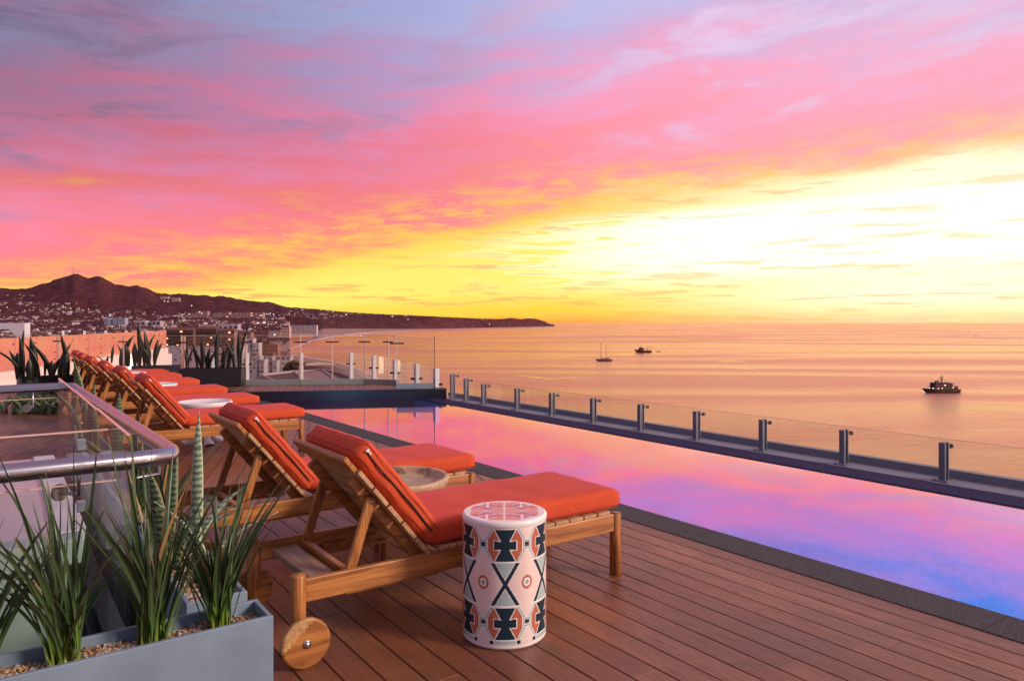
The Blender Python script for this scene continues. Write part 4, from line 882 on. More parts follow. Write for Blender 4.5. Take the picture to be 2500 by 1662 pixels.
def ribbon(pts, th):
    P_ = []
    for (a, b) in zip(pts, pts[1:]):
        for k in range(10): t_ = k/10; P_.append((a[0]+(b[0]-a[0])*t_, a[1]+(b[1]-a[1])*t_))
    P_.append(pts[-1]); n_ = len(P_)
    for i, (x, y) in enumerate(P_):
        e = math.sin(math.pi*i/(n_-1))**.6; tt = th*e*(1+.5*noise.noise(Vector((x*.04, y, 1))))+.12; y += .5*noise.noise(Vector((x*.012, 3, 0)))
        for q, s_ in ((-1, 0), (-.35, 1), (.35, 1), (1, 0)): wk.v.append(tuple(at(x, y+tt*q, SEA+.3))); soft.append(s_*e)
        if i:
            for q in range(3): b_ = len(wk.v)-8+q; wk.f.append((b_, b_+1, b_+5, b_+4)); wk.mi.append(0); wk.sm.append(True)
for pts, th in (([(1079, 890), (1200, 880), (1342, 872), (1500, 868), (1625, 861), (1720, 846)], 1.0), ([(1719, 876), (1770, 881), (1850, 886)], 3.0), ([(1690, 893), (1770, 896), (1860, 903)], 2.8), ([(1540, 848), (1620, 846), (1720, 838)], 2.6), ([(1580, 838), (1660, 832), (1740, 836)], 3.2), ([(1590, 828), (1660, 826), (1750, 829)], 2.0), ([(1080, 812), (1200, 816), (1360, 812)], 1.8), ([(900, 838), (960, 834), (1060, 837)], 2.2), ([(840, 824), (930, 820), (1030, 823)], 1.8), ([(1060, 864), (1180, 860), (1330, 866)], 2.6), ([(1250, 915), (1340, 925), (1450, 921)], 2.4)): ribbon(pts, th)
o = wk.build('calm_slicks', CALM); tag(o, kind='structure'); a = o.data.attributes.new('soft', 'FLOAT', 'POINT'); a.data.foreach_set('value', soft)
# ================================================================== TOWN, FAR BUILDINGS
def rough_wall(name, c): return mat(name, c+(1,), .85, build=lambda t, b: t.put(b.inputs['Base Color'], t.mix(t.mr(t.noise(geo_co(t), .25, 5, .65), .3, .7), tuple(v*.78 for v in c)+(1,), tuple(min(1, v*1.15) for v in c)+(1,))))
BM = {'white': rough_wall('white_render', (.48, .38, .42)), 'pink': rough_wall('pink_render', (.40, .22, .22)), 'tan': rough_wall('tan_render', (.27, .13, .11)), 'brown': rough_wall('brown_render', (.13, .06, .05)), 'blue': rough_wall('bluish_panels', (.34, .34, .46)), 'grey': rough_wall('grey_render', (.22, .17, .19)), 'cream': rough_wall('cream_render', (.52, .34, .30))}
WIN = mat('window_dark', (.07, .04, .05, 1), .25); ROOFR = mat('roof_clay', (.17, .06, .05, 1), .8); DOME = mat('dome_tiles', (.20, .07, .07, 1), .6)
def lampm(n, c, s): m = bpy.data.materials.new(n); m.use_nodes = True; b = m.node_tree.nodes['Principled BSDF']; b.inputs['Base Color'].default_value = c; b.inputs['Emission Color'].default_value = c; b.inputs['Emission Strength'].default_value = s; return m
LW, LA, LG = lampm('lamp_white', (1, .80, .70, 1), 2.0), lampm('lamp_amber', (1, .42, .18, 1), 2.2), lampm('lamp_green', (.75, 1, .85, 1), 2.2)
def bld(name, px0, px1, yt, yb, label, m_='white', cat='building', d=None, floors=4, cols=8, depth=.5, steps=None, rot=0.0, group=None, winfrac=(.5, .45), lit=.0, dome=(), parapet=True, balcony=False, seed=0, below=6.0, hip=False):
    rr = random.Random(seed+int(px0)); cxp = (px0+px1)/2
    if d is None: d = depth_at(cxp, yb)
    c = pd(cxp, d, 0); zb = zat(yb, d); Wd = (px1-px0)/F*d; Ht = (yb-yt)/F*d; Dp = Wd*depth
    root = empty(name, (c.x, c.y, zb), -YAW-math.atan((cxp-CX)/F)*0+rot); tag(root, label, cat, group)
    steps = steps or [(0, 1, 0, 1)]     # x from/to (fractions), set-back, height fraction
    wm = None
    for (fx0, fx1, sb, hf) in steps:
        x0, x1 = (fx0-.5)*Wd, (fx1-.5)*Wd; y0 = sb*Dp; hh = Ht*hf
        mb = MB(); mb.box(x0, x1, y0, Dp+y0, -below, hh)
        if parapet: mb.box(x0-.12, x1+.12, y0-.14, y0+.1, hh-.05, hh+.55); mb.box(x0-.12, x0+.1, y0+.1, Dp+y0, hh-.05, hh+.55); mb.box(x1-.1, x1+.12, y0+.1, Dp+y0, hh-.05, hh+.55)
        wl = mb.build('wall', BM[m_], root)
        if hip:
            mb = MB(); e = .5; z = hh+.02; mb.add([(x0-e, y0-e, z), (x1+e, y0-e, z), (x1+e, y0+Dp+e, z), (x0-e, y0+Dp+e, z), (x0+Dp*.3, y0+Dp/2, z+min(Ht*.16, 3.5)), (x1-Dp*.3, y0+Dp/2, z+min(Ht*.16, 3.5))], [(0, 1, 5, 4), (1, 2, 5), (2, 3, 4, 5), (3, 0, 4), (3, 2, 1, 0)]); mb.build('roof', ROOFR, root)
        nf = max(1, round(floors*hf)); nc_ = max(1, round(cols*(fx1-fx0))); fw_, fh = (x1-x0)/nc_, hh/nf
        if wm is None:
            ww, wh2 = fw_*winfrac[0], fh*winfrac[1]; q = MB(); q.box(-ww/2, ww/2, -.06, .10, 0, wh2); w0 = q.build('window', WIN, root); wm = w0.data; lm = None; first = True
        for fi in range(nf):
            if balcony: mb = MB(); mb.box(x0+.1, x1-.1, y0-1.1, y0-.14, fi*fh+fh*.06, fi*fh+fh*.30); mb.build('balcony', BM[m_], root)
            for ci in range(nc_):
                if not first and cat == 'villa' and rr.random() < .35: continue
                if first: o = w0; first = False
                else: o = bpy.data.objects.new('window', wm); COL.objects.link(o); o.parent = root
                if cat != 'hotel': o.scale = (rr.uniform(.6, 1.35), 1, rr.uniform(.6, 1.25))
                o.location = (x0+fw_*(ci+.5), y0, fi*fh+fh*(.34 if balcony else .28))
                if rr.random() < lit: o.data = wm; o.material_slots[0].link = 'OBJECT'; o.material_slots[0].material = rr.choice([LW, LA, LA])
    for (fx, sb, hf, r_) in dome:
        x = (fx-.5)*Wd; mb = MB(); z = Ht*hf; rad = r_*Wd
        mb.lathe([(rad, z-.2), (rad, z+rad*.25)]+[(rad*math.cos(R(a)), z+rad*.25+rad*.85*math.sin(R(a))) for a in range(10, 91, 16)], 20, (x, sb*Dp+rad, 0)); mb.build('dome', DOME, root)
    return root
# mid and far blocks (positions read off the photograph)
bld('hotel', 519, 641, 763, 777, 'long pink hotel block with even rows of windows below the ridge', 'pink', 'hotel', floors=5, cols=16, depth=.15, lit=.06, steps=[(0, .45, 0, .92), (.45, .5, 0, .8), (.5, 1, 0, 1)])
bld('hotel', 458, 506, 760, 777, 'stepped pink hotel left of the long hotel block', 'pink', 'hotel', floors=5, cols=8, depth=.3, lit=.05, steps=[(0, .42, 0, .7), (.42, 1, .1, 1)])
bld('office_block', 254, 305, 776, 794, 'bluish white block with two end towers in the left of the town', 'blue', 'building', floors=4, cols=7, depth=.3, steps=[(0, .22, 0, .95), (.22, .42, .1, .82), (.42, 1, 0, 1)])
bld('warehouse', 331, 391, 783, 796, 'low white warehouse right of the bluish block', 'white', 'building', floors=1, cols=5, depth=.3, steps=[(0, .4, 0, 1), (.4, .66, .2, .6), (.66, 1, 0, .95)])
bld('warehouse', 484, 581, 791, 806, 'long flat white building in the middle of the town', 'white', 'building', floors=1, cols=8, depth=.2, steps=[(0, .5, .1, .8), (.5, 1, 0, 1)])
bld('warehouse', 626, 672, 785, 791, 'flat pale roofed hall right of the hotels', 'cream', 'building', floors=1, cols=6, depth=.3, lit=.3)
bld('hotel', 419, 438, 727, 734, 'small white building high on the hill slope', 'cream', 'building', floors=2, cols=3, depth=.3, d=5900)
bld('hotel', 391, 411, 724, 728, 'tiny white building high on the hill, left of its twin', 'cream', 'building', floors=1, cols=3, depth=.3, d=6000)
bld('beach_hotel', 709, 773, 794, 814, 'white beach hotel standing where the sand begins', 'white', 'hotel', floors=4, cols=11, depth=.2, winfrac=(.6, .5), d=2900)
bld('beach_hotel', 655, 706, 800, 820, 'terraced pale hotel left of the beach hotel', 'cream', 'hotel', floors=3, cols=9, depth=.3, lit=.04, steps=[(0, .6, 0, .6), (.6, 1, .1, 1)], d=2500)
bld('apartment_block', 404, 472, 806, 846, 'dark brown gabled apartment block right of the orange wall', 'brown', 'apartments', d=900, floors=5, cols=8, depth=.4, lit=.025, balcony=True, hip=True, parapet=False)
bld('apartment_block', 478, 528, 803, 846, 'brown apartment block with balconies behind the left snake plants', 'brown', 'apartments', d=860, floors=5, cols=6, depth=.5, lit=.03, balcony=True, hip=True, parapet=False)
bld('apartment_block', 532, 572, 808, 850, 'tan apartment block behind the tall snake plant', 'tan', 'apartments', d=820, floors=5, cols=5, depth=.6, lit=.025, balcony=True, hip=True, parapet=False)
bld('apartment_block', 574, 612, 812, 838, 'low tan block right of the apartment blocks', 'tan', 'apartments', d=980, floors=3, cols=5, depth=.6, hip=True, parapet=False)
bld('apartment_block', 620, 660, 828, 846, 'low brown roofed houses above the pink-white villa', 'brown', 'apartments', d=1000, floors=2, cols=5, depth=.8, steps=[(0, .5, 0, 1), (.5, 1, -.2, .7)])
bld('apartment_block', 632, 678, 841, 868, 'reddish brown flat roofed block left of the beach', 'tan', 'apartments', d=680, floors=3, cols=7, depth=.5, winfrac=(.35, .3))
bld('villa', 594, 632, 828, 872, 'pink-white stepped villa with an arched roof line', 'white', 'villa', d=430, floors=4, cols=4, depth=.6, steps=[(0, .6, .1, 1), (.6, 1, 0, .75)], dome=((.3, .1, 1, .18),), winfrac=(.4, .35))
bld('villa', 607, 645, 872, 912, 'white villa with one round brown dome beside the glass screen', 'white', 'villa', d=330, floors=4, cols=4, depth=.7, steps=[(0, .7, .1, 1), (.7, 1, 0, .8)], dome=((.33, .1, 1.0, .24),), winfrac=(.42, .42))
bld('villa', 646, 676, 866, 912, 'white villa with a brown dome and covered balcony', 'white', 'villa', d=345, floors=4, cols=3, depth=.7, steps=[(0, .62, .1, .88), (.62, 1, .0, .66)], dome=((.55, .25, .98, .22),), winfrac=(.45, .45), seed=3)
bld('villa', 674, 709, 868, 912, 'white villa with two arched openings nearest the sand', 'white', 'villa', d=350, floors=4, cols=3, depth=.7, steps=[(0, 1, 0, .93)], dome=((.62, .1, .96, .2),), winfrac=(.5, .5), seed=5)
bld('villa', 524, 592, 846, 905, 'large white villa block behind the snake plants by the screens', 'white', 'villa', d=330, floors=4, cols=7, depth=.5, steps=[(0, .5, .1, .85), (.5, 1, .0, 1)], dome=((.25, .2, .9, .1),), winfrac=(.45, .4), seed=8)
bld('villa', 410, 524, 848, 905, 'long lilac-white building behind the corner glass', 'white', 'villa', d=360, floors=3, cols=9, depth=.3, winfrac=(.3, .35), seed=9)
bld('beach_house', 680, 712, 912, 930, 'low stone wall and terrace at the foot of the villas', 'cream', 'building', d=300, floors=1, cols=4, depth=.7)
# canopy restaurant roof just below the terrace
pr = empty('pavilion_roof', pd(735, 60, -14)); tag(pr, 'low brown fabric roof with pale ridges just below the wind screen', 'roof')
CAN = mat('brown_canvas', (.12, .055, .05, 1), .8); CAN2 = mat('pink_canvas', (.34, .2, .2, 1), .8); RIDG = mat('pale_ridge', (.5, .34, .34, 1), .6)
zr = zat(903, 60)+14; o0 = pd(735, 60, 0)
def lp(px, y, d): v = pd(px, d, zat(y, d)); return (v.x-o0.x, v.y-o0.y, v.z+14)
P_ = [(598, 926, 52), (640, 916, 62), (722, 906, 70), (790, 903, 70), (830, 910, 62), (900, 945, 50), (560, 960, 46)]
for i, (tri, m_) in enumerate([([(590, 940, 50), (640, 917, 62), (690, 940, 50)], CAN), ([(640, 917, 62), (718, 908, 70), (760, 940, 50), (690, 940, 50)], CAN), ([(718, 908, 70), (788, 904, 70), (840, 940, 50), (760, 940, 50)], CAN2), ([(788, 904, 70), (835, 912, 62), (900, 940, 50), (840, 940, 50)], CAN)]):
    mb = MB(); v = [lp(*q) for q in tri]; n_ = len(v); mb.add(v+[(a, b, c-.3) for a, b, c in v], [tuple(range(n_)), tuple(range(2*n_-1, n_-1, -1))]+[(k, n_+k, n_+(k+1) % n_, (k+1) % n_) for k in range(n_)]); mb.build('roof_panel', m_, pr)
    mb = MB(); mb.tube([lp(*tri[1]), lp(*tri[2] if len(tri) == 3 else tri[2])], .13, 6); mb.build('roof_ridge', RIDG, pr)
mb = MB(); mb.tube([lp(640, 916, 62), lp(718, 907, 70), lp(788, 903, 70), lp(838, 911, 62), lp(900, 938, 50)], .15, 6); mb.build('roof_ridge', RIDG, pr)
for i, (px, y, d, r_) in enumerate(((771, 889, 330, 3.6),)):
    o = lathe_ob('beach_umbrella', [(0, 1.2), (r_, 0), (r_, -.3), (r_*.9, -.3), (0, .8)], (0, 0, 0), BM['cream'], None, 20); o.location = pd(px, d, zat(y, d)); o.scale = (2.6, 1, 1); tag(o, 'pale boat-shaped sunshade on the sand below the screens', 'sunshade')
# hillside houses
rr = random.Random(5); hm = []
HC = [rough_wall('house_white', (.58, .42, .42)), rough_wall('house_pink', (.48, .27, .27)), rough_wall('house_sand', (.34, .2, .18)), rough_wall('house_dull', (.17, .09, .09)), rough_wall('house_bright', (.75, .6, .62))]
for k, (w_, d_, h_) in enumerate(((14, 10, 5.5), (20, 10, 5), (11, 11, 7.5), (26, 12, 8), (17, 9, 4.5))):
    q = MB(); q.box(-w_/2, w_/2, -d_/2, d_/2, -5, h_); q.box(-w_/2-.1, w_/2+.1, -d_/2-.1, -d_/2+.2, h_-.1, h_+.8); q.box(-w_*.3, w_*.1, -d_/4, d_/3, h_, h_+2.6, 0)
    for a in range(3): q.box(-w_*.38+a*w_*.28, -w_*.38+a*w_*.28+w_*.14, -d_/2-.05, -d_/2+.1, h_*.3, h_*.65, 1)
    me = q.build('tmp', [HC[k], WIN]); hm.append(me.data); bpy.data.objects.remove(me)
def town_density(px, y):
    if px > 706:
        if y > 800: return 0
        yr = lerp_t(RIDGE, px); yd = 800
        t = (y-yr)/(yd-yr+.1)
        if px < 860: return .5 if t < .55 and y < 792-(px-706)*.13 else .02
        return .35 if t < .16 else 0
    d0 = noise.noise(Vector((px*.012, y*.06, 0)))*.9+noise.noise(Vector((px*.05, y*.2, 4)))*.5
    if y < 722+ (0 if px < 120 else 12+min(30, (px-120)*.12)): return 0
    return max(0, .35+d0+(.25 if y > 760 else 0))
spots = []
tries = 0
while len(spots) < 2300 and tries < 60000:
    tries += 1; px = rr.uniform(-60, 1300); y = rr.uniform(715, 868) if rr.random() < .8 else rr.uniform(740, 800)
    if rr.random() > town_density(px, y): continue
    if px > 640 and y > 800 and px > 640+(868-y)*.0: continue
    d = depth_at(px, y)
    if d > 7600 or d < 950 or (px > 706 and d < dsea(lerp_t(FARS, px))*1.03): continue
    spots.append((d, px, y, rr.randrange(5) if rr.random() < .7 else 3, rr.uniform(-.5, .5), rr.uniform(.55, 1.15)))
spots.sort()
st_mb = MB(); st_m = []
inv = terrain.matrix_world
def gz(px, d): return tz(px, d)
for i, (d, px, y, k, a, s) in enumerate(spots):
    v = pd(px, d, gz(px, d)-.5)
    if i < 290:
        o = bpy.data.objects.new('house', hm[k]); COL.objects.link(o); o.location = v; o.rotation_euler = (0, 0, -YAW+a); o.scale = (s, s, s)
        nm = ['pale grey-white', 'pink', 'sand coloured', 'dark brown', 'bright white'][k]; tag(o, nm+' flat roofed little house scattered in the town below the hills', 'house', nm+' small houses of the coastal town')
    else:
        Mx = Matrix.Translation(v) @ Matrix.Rotation(-YAW+a, 4, 'Z'); w_, h_ = rr.uniform(12, 32)*s, rr.uniform(5, 9)*s; st_mb.box(-w_/2, w_/2, -5, 5, -6, h_, k, Mx)
tag(st_mb.build('hillside_houses', HC), 'crowd of pale and dark little houses covering the lower hillside', 'houses', kind='stuff')
# trees as dark scrub between the houses and on the far ridge
bush = MB(); GRN = mat('scrub', (.025, .014, .012, 1), .95, build=lambda t, b: t.put(b.inputs['Base Color'], t.mix(t.noise(geo_co(t), .2, 3, .6), (.012, .010, .008, 1), (.05, .028, .022, 1))))
def blob(v, r_, mi=0):
    pts = [(v.x+r_*math.cos(a)*math.cos(e)*rr.uniform(.6, 1.3), v.y+r_*math.sin(a)*math.cos(e)*rr.uniform(.6, 1.3), v.z+r_*math.sin(e)*rr.uniform(.6, 1.1)) for e in (-.2, .5) for a in [i*1.2566 for i in range(5)]]+[(v.x, v.y, v.z+r_*rr.uniform(.8, 1.2))]
    bush.add(pts, [(i, (i+1) % 5, 5+(i+1) % 5, 5+i) for i in range(5)]+[(5+i, 5+(i+1) % 5, 10) for i in range(5)], mi, False)
for _ in range(2600):
    px = rr.uniform(-60, 1335); yr = lerp_t(RIDGE, px)
    if rr.random() < .35: px = rr.uniform(690, 1335); yr = lerp_t(RIDGE, px); y = yr+rr.uniform(-.2, 1.2)
    elif px > 706: y = rr.uniform(yr, 800)
    else: y = rr.uniform(max(yr, 735), 868)
    if px > 706 and y > 799.5: continue
    d = depth_at(px, y); 
    if d > 8800 or d < 600: continue
    blob(pd(px, d, gz(px, d)-1), rr.uniform(3, 7)*(1.0 if d > 2000 else .7))
tag(bush.build('hill_scrub', GRN), 'dark scrub and tree clumps over the hills and along the far ridge', 'scrub', kind='stuff')
LEAFM = mat('dusty_leaves', (.09, .06, .035, 1), .8)
for i, (px, y, d, r_) in enumerate(((716, 896, 300, 3.8), (724, 903, 285, 2.6))):
    mb = MB(); 
    for k in range(260):
        a, e = rr.uniform(0, 6.3), rr.uniform(-.3, 1.5); q = r_*rr.uniform(.4, 1)**.5; c = Vector((q*math.cos(a)*math.cos(e), q*math.sin(a)*math.cos(e), q*math.sin(e)*.8)); n = Vector((rr.gauss(0, 1), rr.gauss(0, 1), rr.gauss(0, 1))).normalized(); u = n.orthogonal()*rr.uniform(.4, .9); w_ = n.cross(u)
        mb.add([c-u-w_, c+u-w_, c+u+w_, c-u+w_], [(0, 1, 2, 3)])
    tr = empty('palm_clump', pd(px, d, zat(y+8, d))); tag(tr, ['large bushy tree at the right side of the white villas', 'lower bushy tree in front of the large one by the villas'][i], 'tree')
    mb.build('crown', LEAFM, tr); mb = MB(); mb.tube([(0, 0, -10), (0, 0, 0)], .5, 8); mb.build('trunk', BM['brown'], tr)
# street lamps and lit points
lampmesh = []
for m_ in (LW, LA, LG): q = MB(); q.lathe([(0, -1), (.8, -.6), (1, 0), (.8, .6), (0, 1)], 8, (0, 0, 0), 0); q.tube([(0, 0, -6), (0, 0, -1)], .12, 5, 1); o = q.build('t', [m_, WIN]); lampmesh.append(o.data); bpy.data.objects.remove(o)
L = [(249/3.37+0, 640+523/3.37, 0)] and [(74, 795, 0), (90, 796, 1), (121, 802, 0), (113, 801, 0), (105, 814, 0), (15, 810, 0), (26, 810, 0), (172, 739, 0), (241, 756, 0), (266, 765, 2), (269, 768, 2), (274, 797, 0), (228, 767, 0), (334, 776, 2), (401, 735, 2), (410, 736, 2), (468, 746, 2), (404, 737, 2), (506, 773, 2), (471, 775, 2), (519, 781, 1), (541, 784, 2), (565, 776, 0), (610, 767, 2), (660, 765, 2), (668, 767, 2), (655, 766, 2), (650, 767, 2), (662, 791, 2), (668, 791, 2), (655, 792, 2), (833, 772, 2), (845, 768, 0), (959, 772, 0), (996, 779, 0), (1195, 791, 1), (1245, 797, 1), (1182, 785, 1), (1293, 774, 0), (38, 751, 1), (82, 751, 1), (104, 752, 1), (17, 750, 1), (173, 753, 1), (194, 754, 1), (216, 755, 1), (237, 756, 1), (430, 786, 1), (315, 759, 1)]
while len(L) < 125: 
    px = rr.uniform(0, 700); y = rr.uniform(742, 862)
    if y < 738+ (0 if px < 120 else (px-120)*.04): continue
    L.append((px, y, rr.choice([0, 0, 1, 1, 1, 2])))
for i, (px, y, k) in enumerate(L):
    d = 9300 if px == 1293 else depth_at(px, y+.8); d = min(d, 9300); o = bpy.data.objects.new('street_lamp', lampmesh[k]); COL.objects.link(o); s = d/F*(1.0 if i < 49 else .5)*(1.5 if i < 3 else 1); s = min(s, 7.5)
    o.location = pd(px, d-6, zat(y, d-6)+0); o.scale = (s, s, s); nm = ['white', 'amber', 'greenish'][k]; tag(o, 'single bright white lamp shining on the tip of the far headland' if px == 1293 else nm+' lit lamp glowing among the houses of the hillside town', 'lamp', None if px == 1293 else nm+' lamps of the town')
# radio masts on the peak
for i, (px, yt, yb) in enumerate(((177, 650, 669), (181, 652, 669), (185, 662, 670), (191, 656, 671))):
    d = 6980; mb = MB(); h = (yb-yt)/F*d; mb.tube([(0, 0, -6), (0, 0, h)], [1.3, .7], 6); 
    for q in range(4): mb.box(-2.2, 2.2, -.3, .3, h*(.5+.13*q), h*(.5+.13*q)+1)
    o = mb.build('radio_mast', BM['tan'], None, pd(px, d, zat(yb, d))); tag(o, ['tallest and leftmost thin radio mast on the mountain peak', 'second thin radio mast from the left on the peak', 'shortest radio mast, in the middle of the peak group', 'rightmost radio mast on the mountain peak'][i], 'mast')

# ---- neighbouring building with glass-panelled parapet
nb = empty('neighbour_parapet', pd(406.5, 45, 0)); tag(nb, 'long pink reflecting glass-panelled parapet of the neighbouring building at the left', 'parapet')
o0 = pd(406.5, 45, 0); A_ = pd(406.5, 45, 0)-o0; B_ = pd(0, 22.8, 0)-o0; B_ = A_+(B_-A_)*1.35; dr_ = (B_-A_).normalized(); nn = Vector((dr_.y, -dr_.x, 0))
def pinkpanel(t, b):
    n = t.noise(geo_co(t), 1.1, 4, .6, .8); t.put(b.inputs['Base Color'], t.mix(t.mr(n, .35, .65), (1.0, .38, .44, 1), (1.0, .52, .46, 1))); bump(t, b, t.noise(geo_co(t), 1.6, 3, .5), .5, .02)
PPN = mat('rose_reflecting_glass', rough=.22, metal=.75, build=pinkpanel)  # pink of the reflected sunset put into the panel colour
def quadbox(a, b, th, z0, z1, name, m_, parent): mb = MB(); q = [a, b, b+nn*th, a+nn*th]; mb.prism([tuple(v)[:2] for v in q], z0, z1); return mb.build(name, m_, parent)
ztop = .99; zmid = -.06
Ltot = (B_-A_).length; npn = 17; side_ = -1
for k in range(npn):
    a = A_+dr_*(Ltot*k/npn+.02); b = A_+dr_*(Ltot*(k+1)/npn-.02); g_ = quadbox(a, b, .05, zmid, ztop, 'glass_panel', PPN, nb)
    for z in (.12, .38, .78):
        for q in (a+dr_*.12,): mb = MB(); mb.tube([q+nn*-.03+Vector((0, 0, z)), q+nn*.08+Vector((0, 0, z))], .022, 6); mb.build('fixing', CLAMP, g_)
WPW = mat('white_parapet', (.78, .66, .64, 1), .7)
quadbox(A_+nn*-.10, B_+nn*-.10, .35, -3.5, zmid-.01, 'parapet_wall', WPW, nb); quadbox(A_+nn*.08, B_+nn*.08, .15, zmid, ztop-.05, 'back_wall', WPW, nb)
wl_ = quadbox(A_+dr_*.0+nn*.02, A_-dr_*1.6+nn*.02, .3, -3.5, -.5, 'return_wall', WPW, nb)
# lit wall lamp
q = pd(323, 36, 0); mb = MB(); mb.box(-.16, .16, -.03, .03, -1.35, .0); o = mb.build('light_panel', lampm('warm_panel', (1, .86, .66, 1), 2.6), None, (q.x, q.y, zat(865, 36))); o.rotation_euler = (0, 0, -YAW); tag(o, 'bright lit upright panel on the neighbouring wall between the snake plants', 'light')
tb_ = empty('roof_balustrade', (0, 0, 0)); tag(tb_, 'glass balustrade on thin white posts above the pink parapet', 'balustrade')
pq = []
for px, yt in ((154, 807), (206, 807), (258, 807), (308, 807), (359, 807)):
    d = 60; v = pd(px, d, 0); zt = zat(yt, d); mb = MB(); mb.box(v.x-.09, v.x+.09, v.y-.09, v.y+.09, zt-1.6, zt); mb.build('post', POSTW, tb_); pq.append((v, zt))
for (a, za), (b, zb) in zip(pq, pq[1:]): mb = MB(); n = Vector((-(b-a).y, (b-a).x, 0)).normalized()*.01; mb.prism([tuple(v)[:2] for v in (a-n, b-n, b+n, a+n)], za-1.5, za-.05); mb.build('glass_pane', GLASS, tb_)
# white portal frame at the left edge
d = 30; v0 = pd(0, d, 0); cf = empty('canopy_frame', (v0.x, v0.y, 0), -YAW); tag(cf, 'white framed canopy with a cut-off inner corner at the left edge', 'canopy')
def lx(px): return px/F*d
S_ = 8.71
out = [(lx(-260), zat(789, d)), (lx(60), zat(788.4, d)), (lx(60), zat(850, d)), (lx(43), zat(850, d)), (lx(42), zat(780+370/S_, d)), (lx(21), zat(780+205/S_, d)), (lx(-260), zat(780+203/S_, d))]
mb = MB(); n_ = len(out); mb.add([(x, 0, z) for x, z in out]+[(x, .35, z) for x, z in out], [tuple(range(n_)), tuple(range(2*n_-1, n_-1, -1))]+[(k, n_+k, n_+(k+1) % n_, (k+1) % n_) for k in range(n_)]); mb.build('frame', mat('lilac_white_paint', (.66, .62, .70, 1), .5), cf)

# ================================================================== BOATS
HULL = mat('dark_hull', (.035, .010, .012, 1), .35); HULL2 = mat('red_brown_hull', (.10, .022, .02, 1), .4); SUP = mat('dark_superstructure', (.06, .02, .025, 1), .4); DECKL = mat('pale_boat_deck', (.35, .2, .2, 1), .5)  # dark backlit silhouette tone put into the boat colours
def hull(L, Bm, h, m_, root, sheer=1.35, n=14, name='hull'):
    mb = MB(); rings = []
    for i in range(n+1):
        t = i/n; x = -L/2+L*t; b = Bm/2*(1-max(0, (t-.55)/.45)**2.0)*(.86+.14*min(1, t*4)); z = h*(1+(sheer-1)*max(0, (t-.3)/.7)**1.6); fl = 1-.0*t
        rk = L*.08*max(0, (t-.7)/.3)
        rings.append([(x+rk, -b, z), (x-rk*.3, -b*.72, h*.3), (x-rk*.9, -b*.35, -.6), (x-rk*.9, b*.35, -.6), (x-rk*.3, b*.72, h*.3), (x+rk, b, z)])
    vs = [v for r_ in rings for v in r_]; fs = []
    for i in range(n):
        for k in range(5): fs.append((i*6+k, i*6+k+1, (i+1)*6+k+1, (i+1)*6+k))
        fs.append((i*6+5, i*6, (i+1)*6, (i+1)*6+5))
    fs += [tuple(range(6))[::-1], tuple(n*6+k for k in range(6))]; mb.add(vs, fs, 0, False); return mb.build(name, m_, root)
def boat(name, px, yw, hdg, label):
    v = at(px, yw, SEA); r_ = empty(name, (v.x, v.y, SEA), hdg); tag(r_, label, 'boat'); return r_, (v-Vector((0, 0, H))).length
BHD = -YAW+math.pi     # bow to the left of the picture
# superyacht: 85 px long
y1, dist = boat('motor_yacht', 2298, 958, BHD+.18+.0, 'large dark motor yacht with stacked decks and lit windows, nearest boat at the right'); U = 34.0
hull(U, 8.4, 2.9, HULL, y1, 1.45)
for nm, (x0, x1, w_, z0, z1) in (('main_deck', (-14.0, 9.6, 7.6, 2.7, 5.6)), ('upper_deck', (-9.0, 8.8, 6.6, 5.6, 8.0)), ('top_deck', (-6.0, 8.4, 6.2, 8.0, 9.0))):
    mb = MB(); mb.bbox(x0, x1, -w_/2, w_/2, z0, z1, .35); mb.build(nm, SUP if nm != 'main_deck' else HULL, y1)
mb = MB(); mb.bbox(-13.8, 10.2, -4.0, 4.0, 5.5, 5.75, .08); mb.bbox(-11.5, 9.8, -3.6, 3.6, 8.0, 8.25, .08); mb.build('deck_edge', SUP, y1)
mb = MB(); mb.tube([(0, 0, 8.9), (-.6, 0, 14.6)], [.55, .18], 8); mb.tube([(.2, -1.9, 11.2), (.2, 1.9, 11.2)], .14, 6); mb.tube([(-.3, -1.6, 12.8), (-.3, 1.6, 12.8)], .14, 6); mb.build('mast', HULL, y1)
for p_ in ((.2, -1.9, 11.6), (.2, 1.9, 11.6), (-.3, -1.6, 13.4), (-.3, 1.6, 13.4), (-.6, 0, 14.9), (3.5, 0, 9.9), (6.5, 1.2, 9.8)): mb = MB(); r_ = .95 if p_[2] < 10 else .48; mb.lathe([(0, -r_), (r_*.8, -r_*.5), (r_, 0), (r_*.7, r_*.7), (0, r_)], 10, p_); mb.build('radar_dome', HULL, y1)
for (x, y, z, s) in ((9.7, 2.2, 4.1, .62), (6.2, 3.86, 4.0, .36), (2.4, 3.86, 4.1, .4), (-1.0, 3.36, 6.7, .55), (-8.5, 3.86, 4.6, .45), (9.7, -2.2, 4.1, .55), (6.2, -3.86, 4.0, .36), (2.4, -3.86, 4.1, .4)): mb = MB(); mb.box(x-s, x+s, y-.12, y+.12, z-s*.7, z+s*.7); mb.build('lit_window', LW, y1)
mb = MB(); mb.bbox(-18.6, -15.8, -3.2, 3.2, .6, 1.1, .1); mb.build('swim_platform', HULL, y1)
for x, z in ((-7.5, 10), (-4, 10.5)): mb = MB(); mb.tube([(x, 0, z-2), (x, 0, z+.8)], .07, 5); mb.build('antenna', HULL, y1)
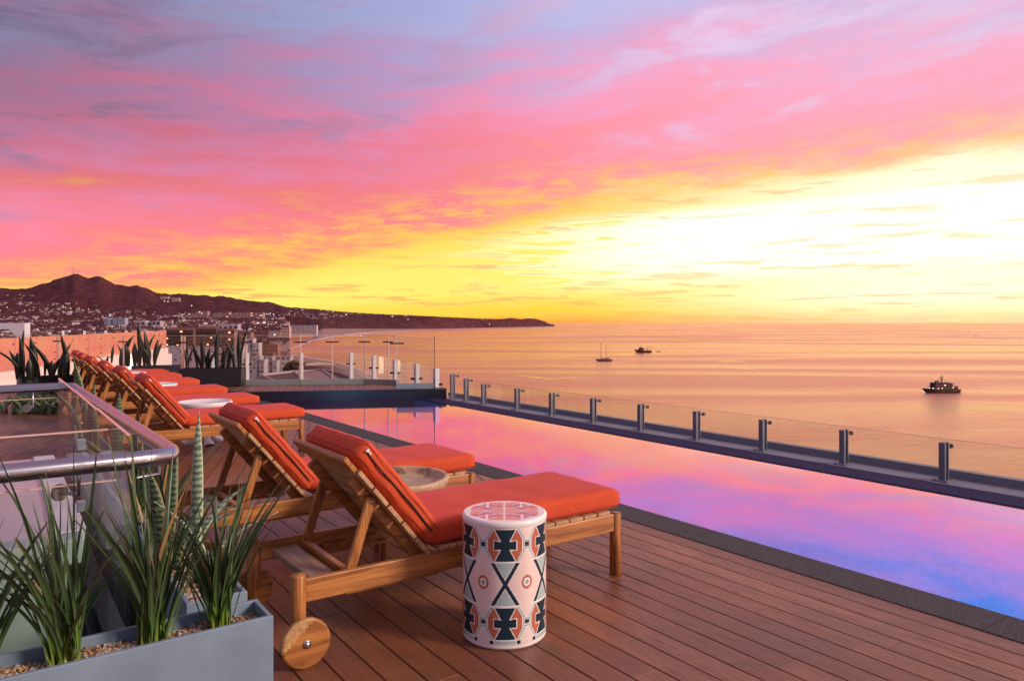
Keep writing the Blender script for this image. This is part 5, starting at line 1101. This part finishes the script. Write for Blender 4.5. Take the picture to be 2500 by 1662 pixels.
# two-masted sailing boat
y2, dist = boat('sailing_boat', 1475, 881, BHD+.25, 'two-masted sailing boat with bare masts, anchored left of the trawler'); 
hull(26, 5.6, 2.6, HULL, y2, 1.35); mb = MB(); mb.bbox(-8.5, 5, -1.9, 1.9, 2.1, 3.7, .15); mb.build('cabin', HULL2, y2); mb = MB(); mb.box(-12.6, 12, -2.86, 2.86, 1.55, 1.8); mb.build('stripe', DECKL, y2)
mb = MB(); mb.bbox(-9.8, -3.5, -2, 2, 4.9, 5.15, .05); mb.build('awning', HULL2, y2)
for x, h in ((5.5, 29.5), (-3.2, 26.0)): mb = MB(); mb.tube([(x, 0, 2), (x, 0, h)], [.38, .24], 7); mb.tube([(x, 0, 4.6), (x-6.2, 0, 4.8)], .28, 6); mb.tube([(x, -1.1, h*.7), (x, 1.1, h*.7)], .08, 5); mb.build('mast', HULL2, y2)
mb = MB(); mb.tube([(12.5, 0, 3.0), (16.6, 0, 4.0)], [.25, .12], 6); mb.build('bowsprit', HULL2, y2)
mb = MB(); mb.tube([(16.4, 0, 4.0), (5.5, 0, 29)], .07, 4); mb.tube([(-12.5, 0, 3), (-3.2, 0, 25.5)], .05, 4); mb.build('rigging', HULL2, y2)
# work boat
y3, dist = boat('motor_boat', 1571, 860, BHD+.1, 'dark red motor boat with a high bow and small crane, beyond the sailing boat')
hull(34, 8, 3.4, HULL2, y3, 1.9); mb = MB(); mb.bbox(-1, 10.5, -3, 3, 4.4, 7.6, .3); mb.bbox(1.5, 9, -2.6, 2.6, 7.6, 10.2, .3); mb.build('wheelhouse', HULL2, y3)
mb = MB(); mb.bbox(-15, -1, -3, 3, 7.0, 7.4, .1); mb.build('aft_canopy', HULL2, y3); mb = MB(); mb.tube([(-8, 0, 4), (-8, 0, 10.5), (-14.5, 0, 12.5)], .4, 6); mb.build('crane', HULL2, y3)
mb = MB(); mb.tube([(5.5, 0, 10), (6.2, 0, 18)], [.35, .12], 6); mb.tube([(6, -1.5, 14), (6, 1.5, 14)], .12, 5); mb.build('mast', HULL2, y3)
mb = MB(); mb.bbox(-14, -6, -3.4, 3.4, 2.6, 4.2, .2); mb.build('aft_deck', DECKL, y3)
y4, dist = boat('dinghy', 1608, 858.4, BHD, 'tiny dinghy floating behind the dark red motor boat'); hull(8.5, 2.6, 1.0, HULL2, y4); mb = MB(); mb.bbox(-3, 2, -.9, .9, .9, 1.1, .05); mb.build('seat', HULL, y4)
y5, dist = boat('small_boat', 2383, 822, BHD+1.2, 'tiny distant boat near the horizon at the far right'); hull(12, 4, 2.2, DECKL, y5); mb = MB(); mb.bbox(-3, 2, -1.4, 1.4, 2, 4.6, .2); mb.build('cabin', DECKL, y5)
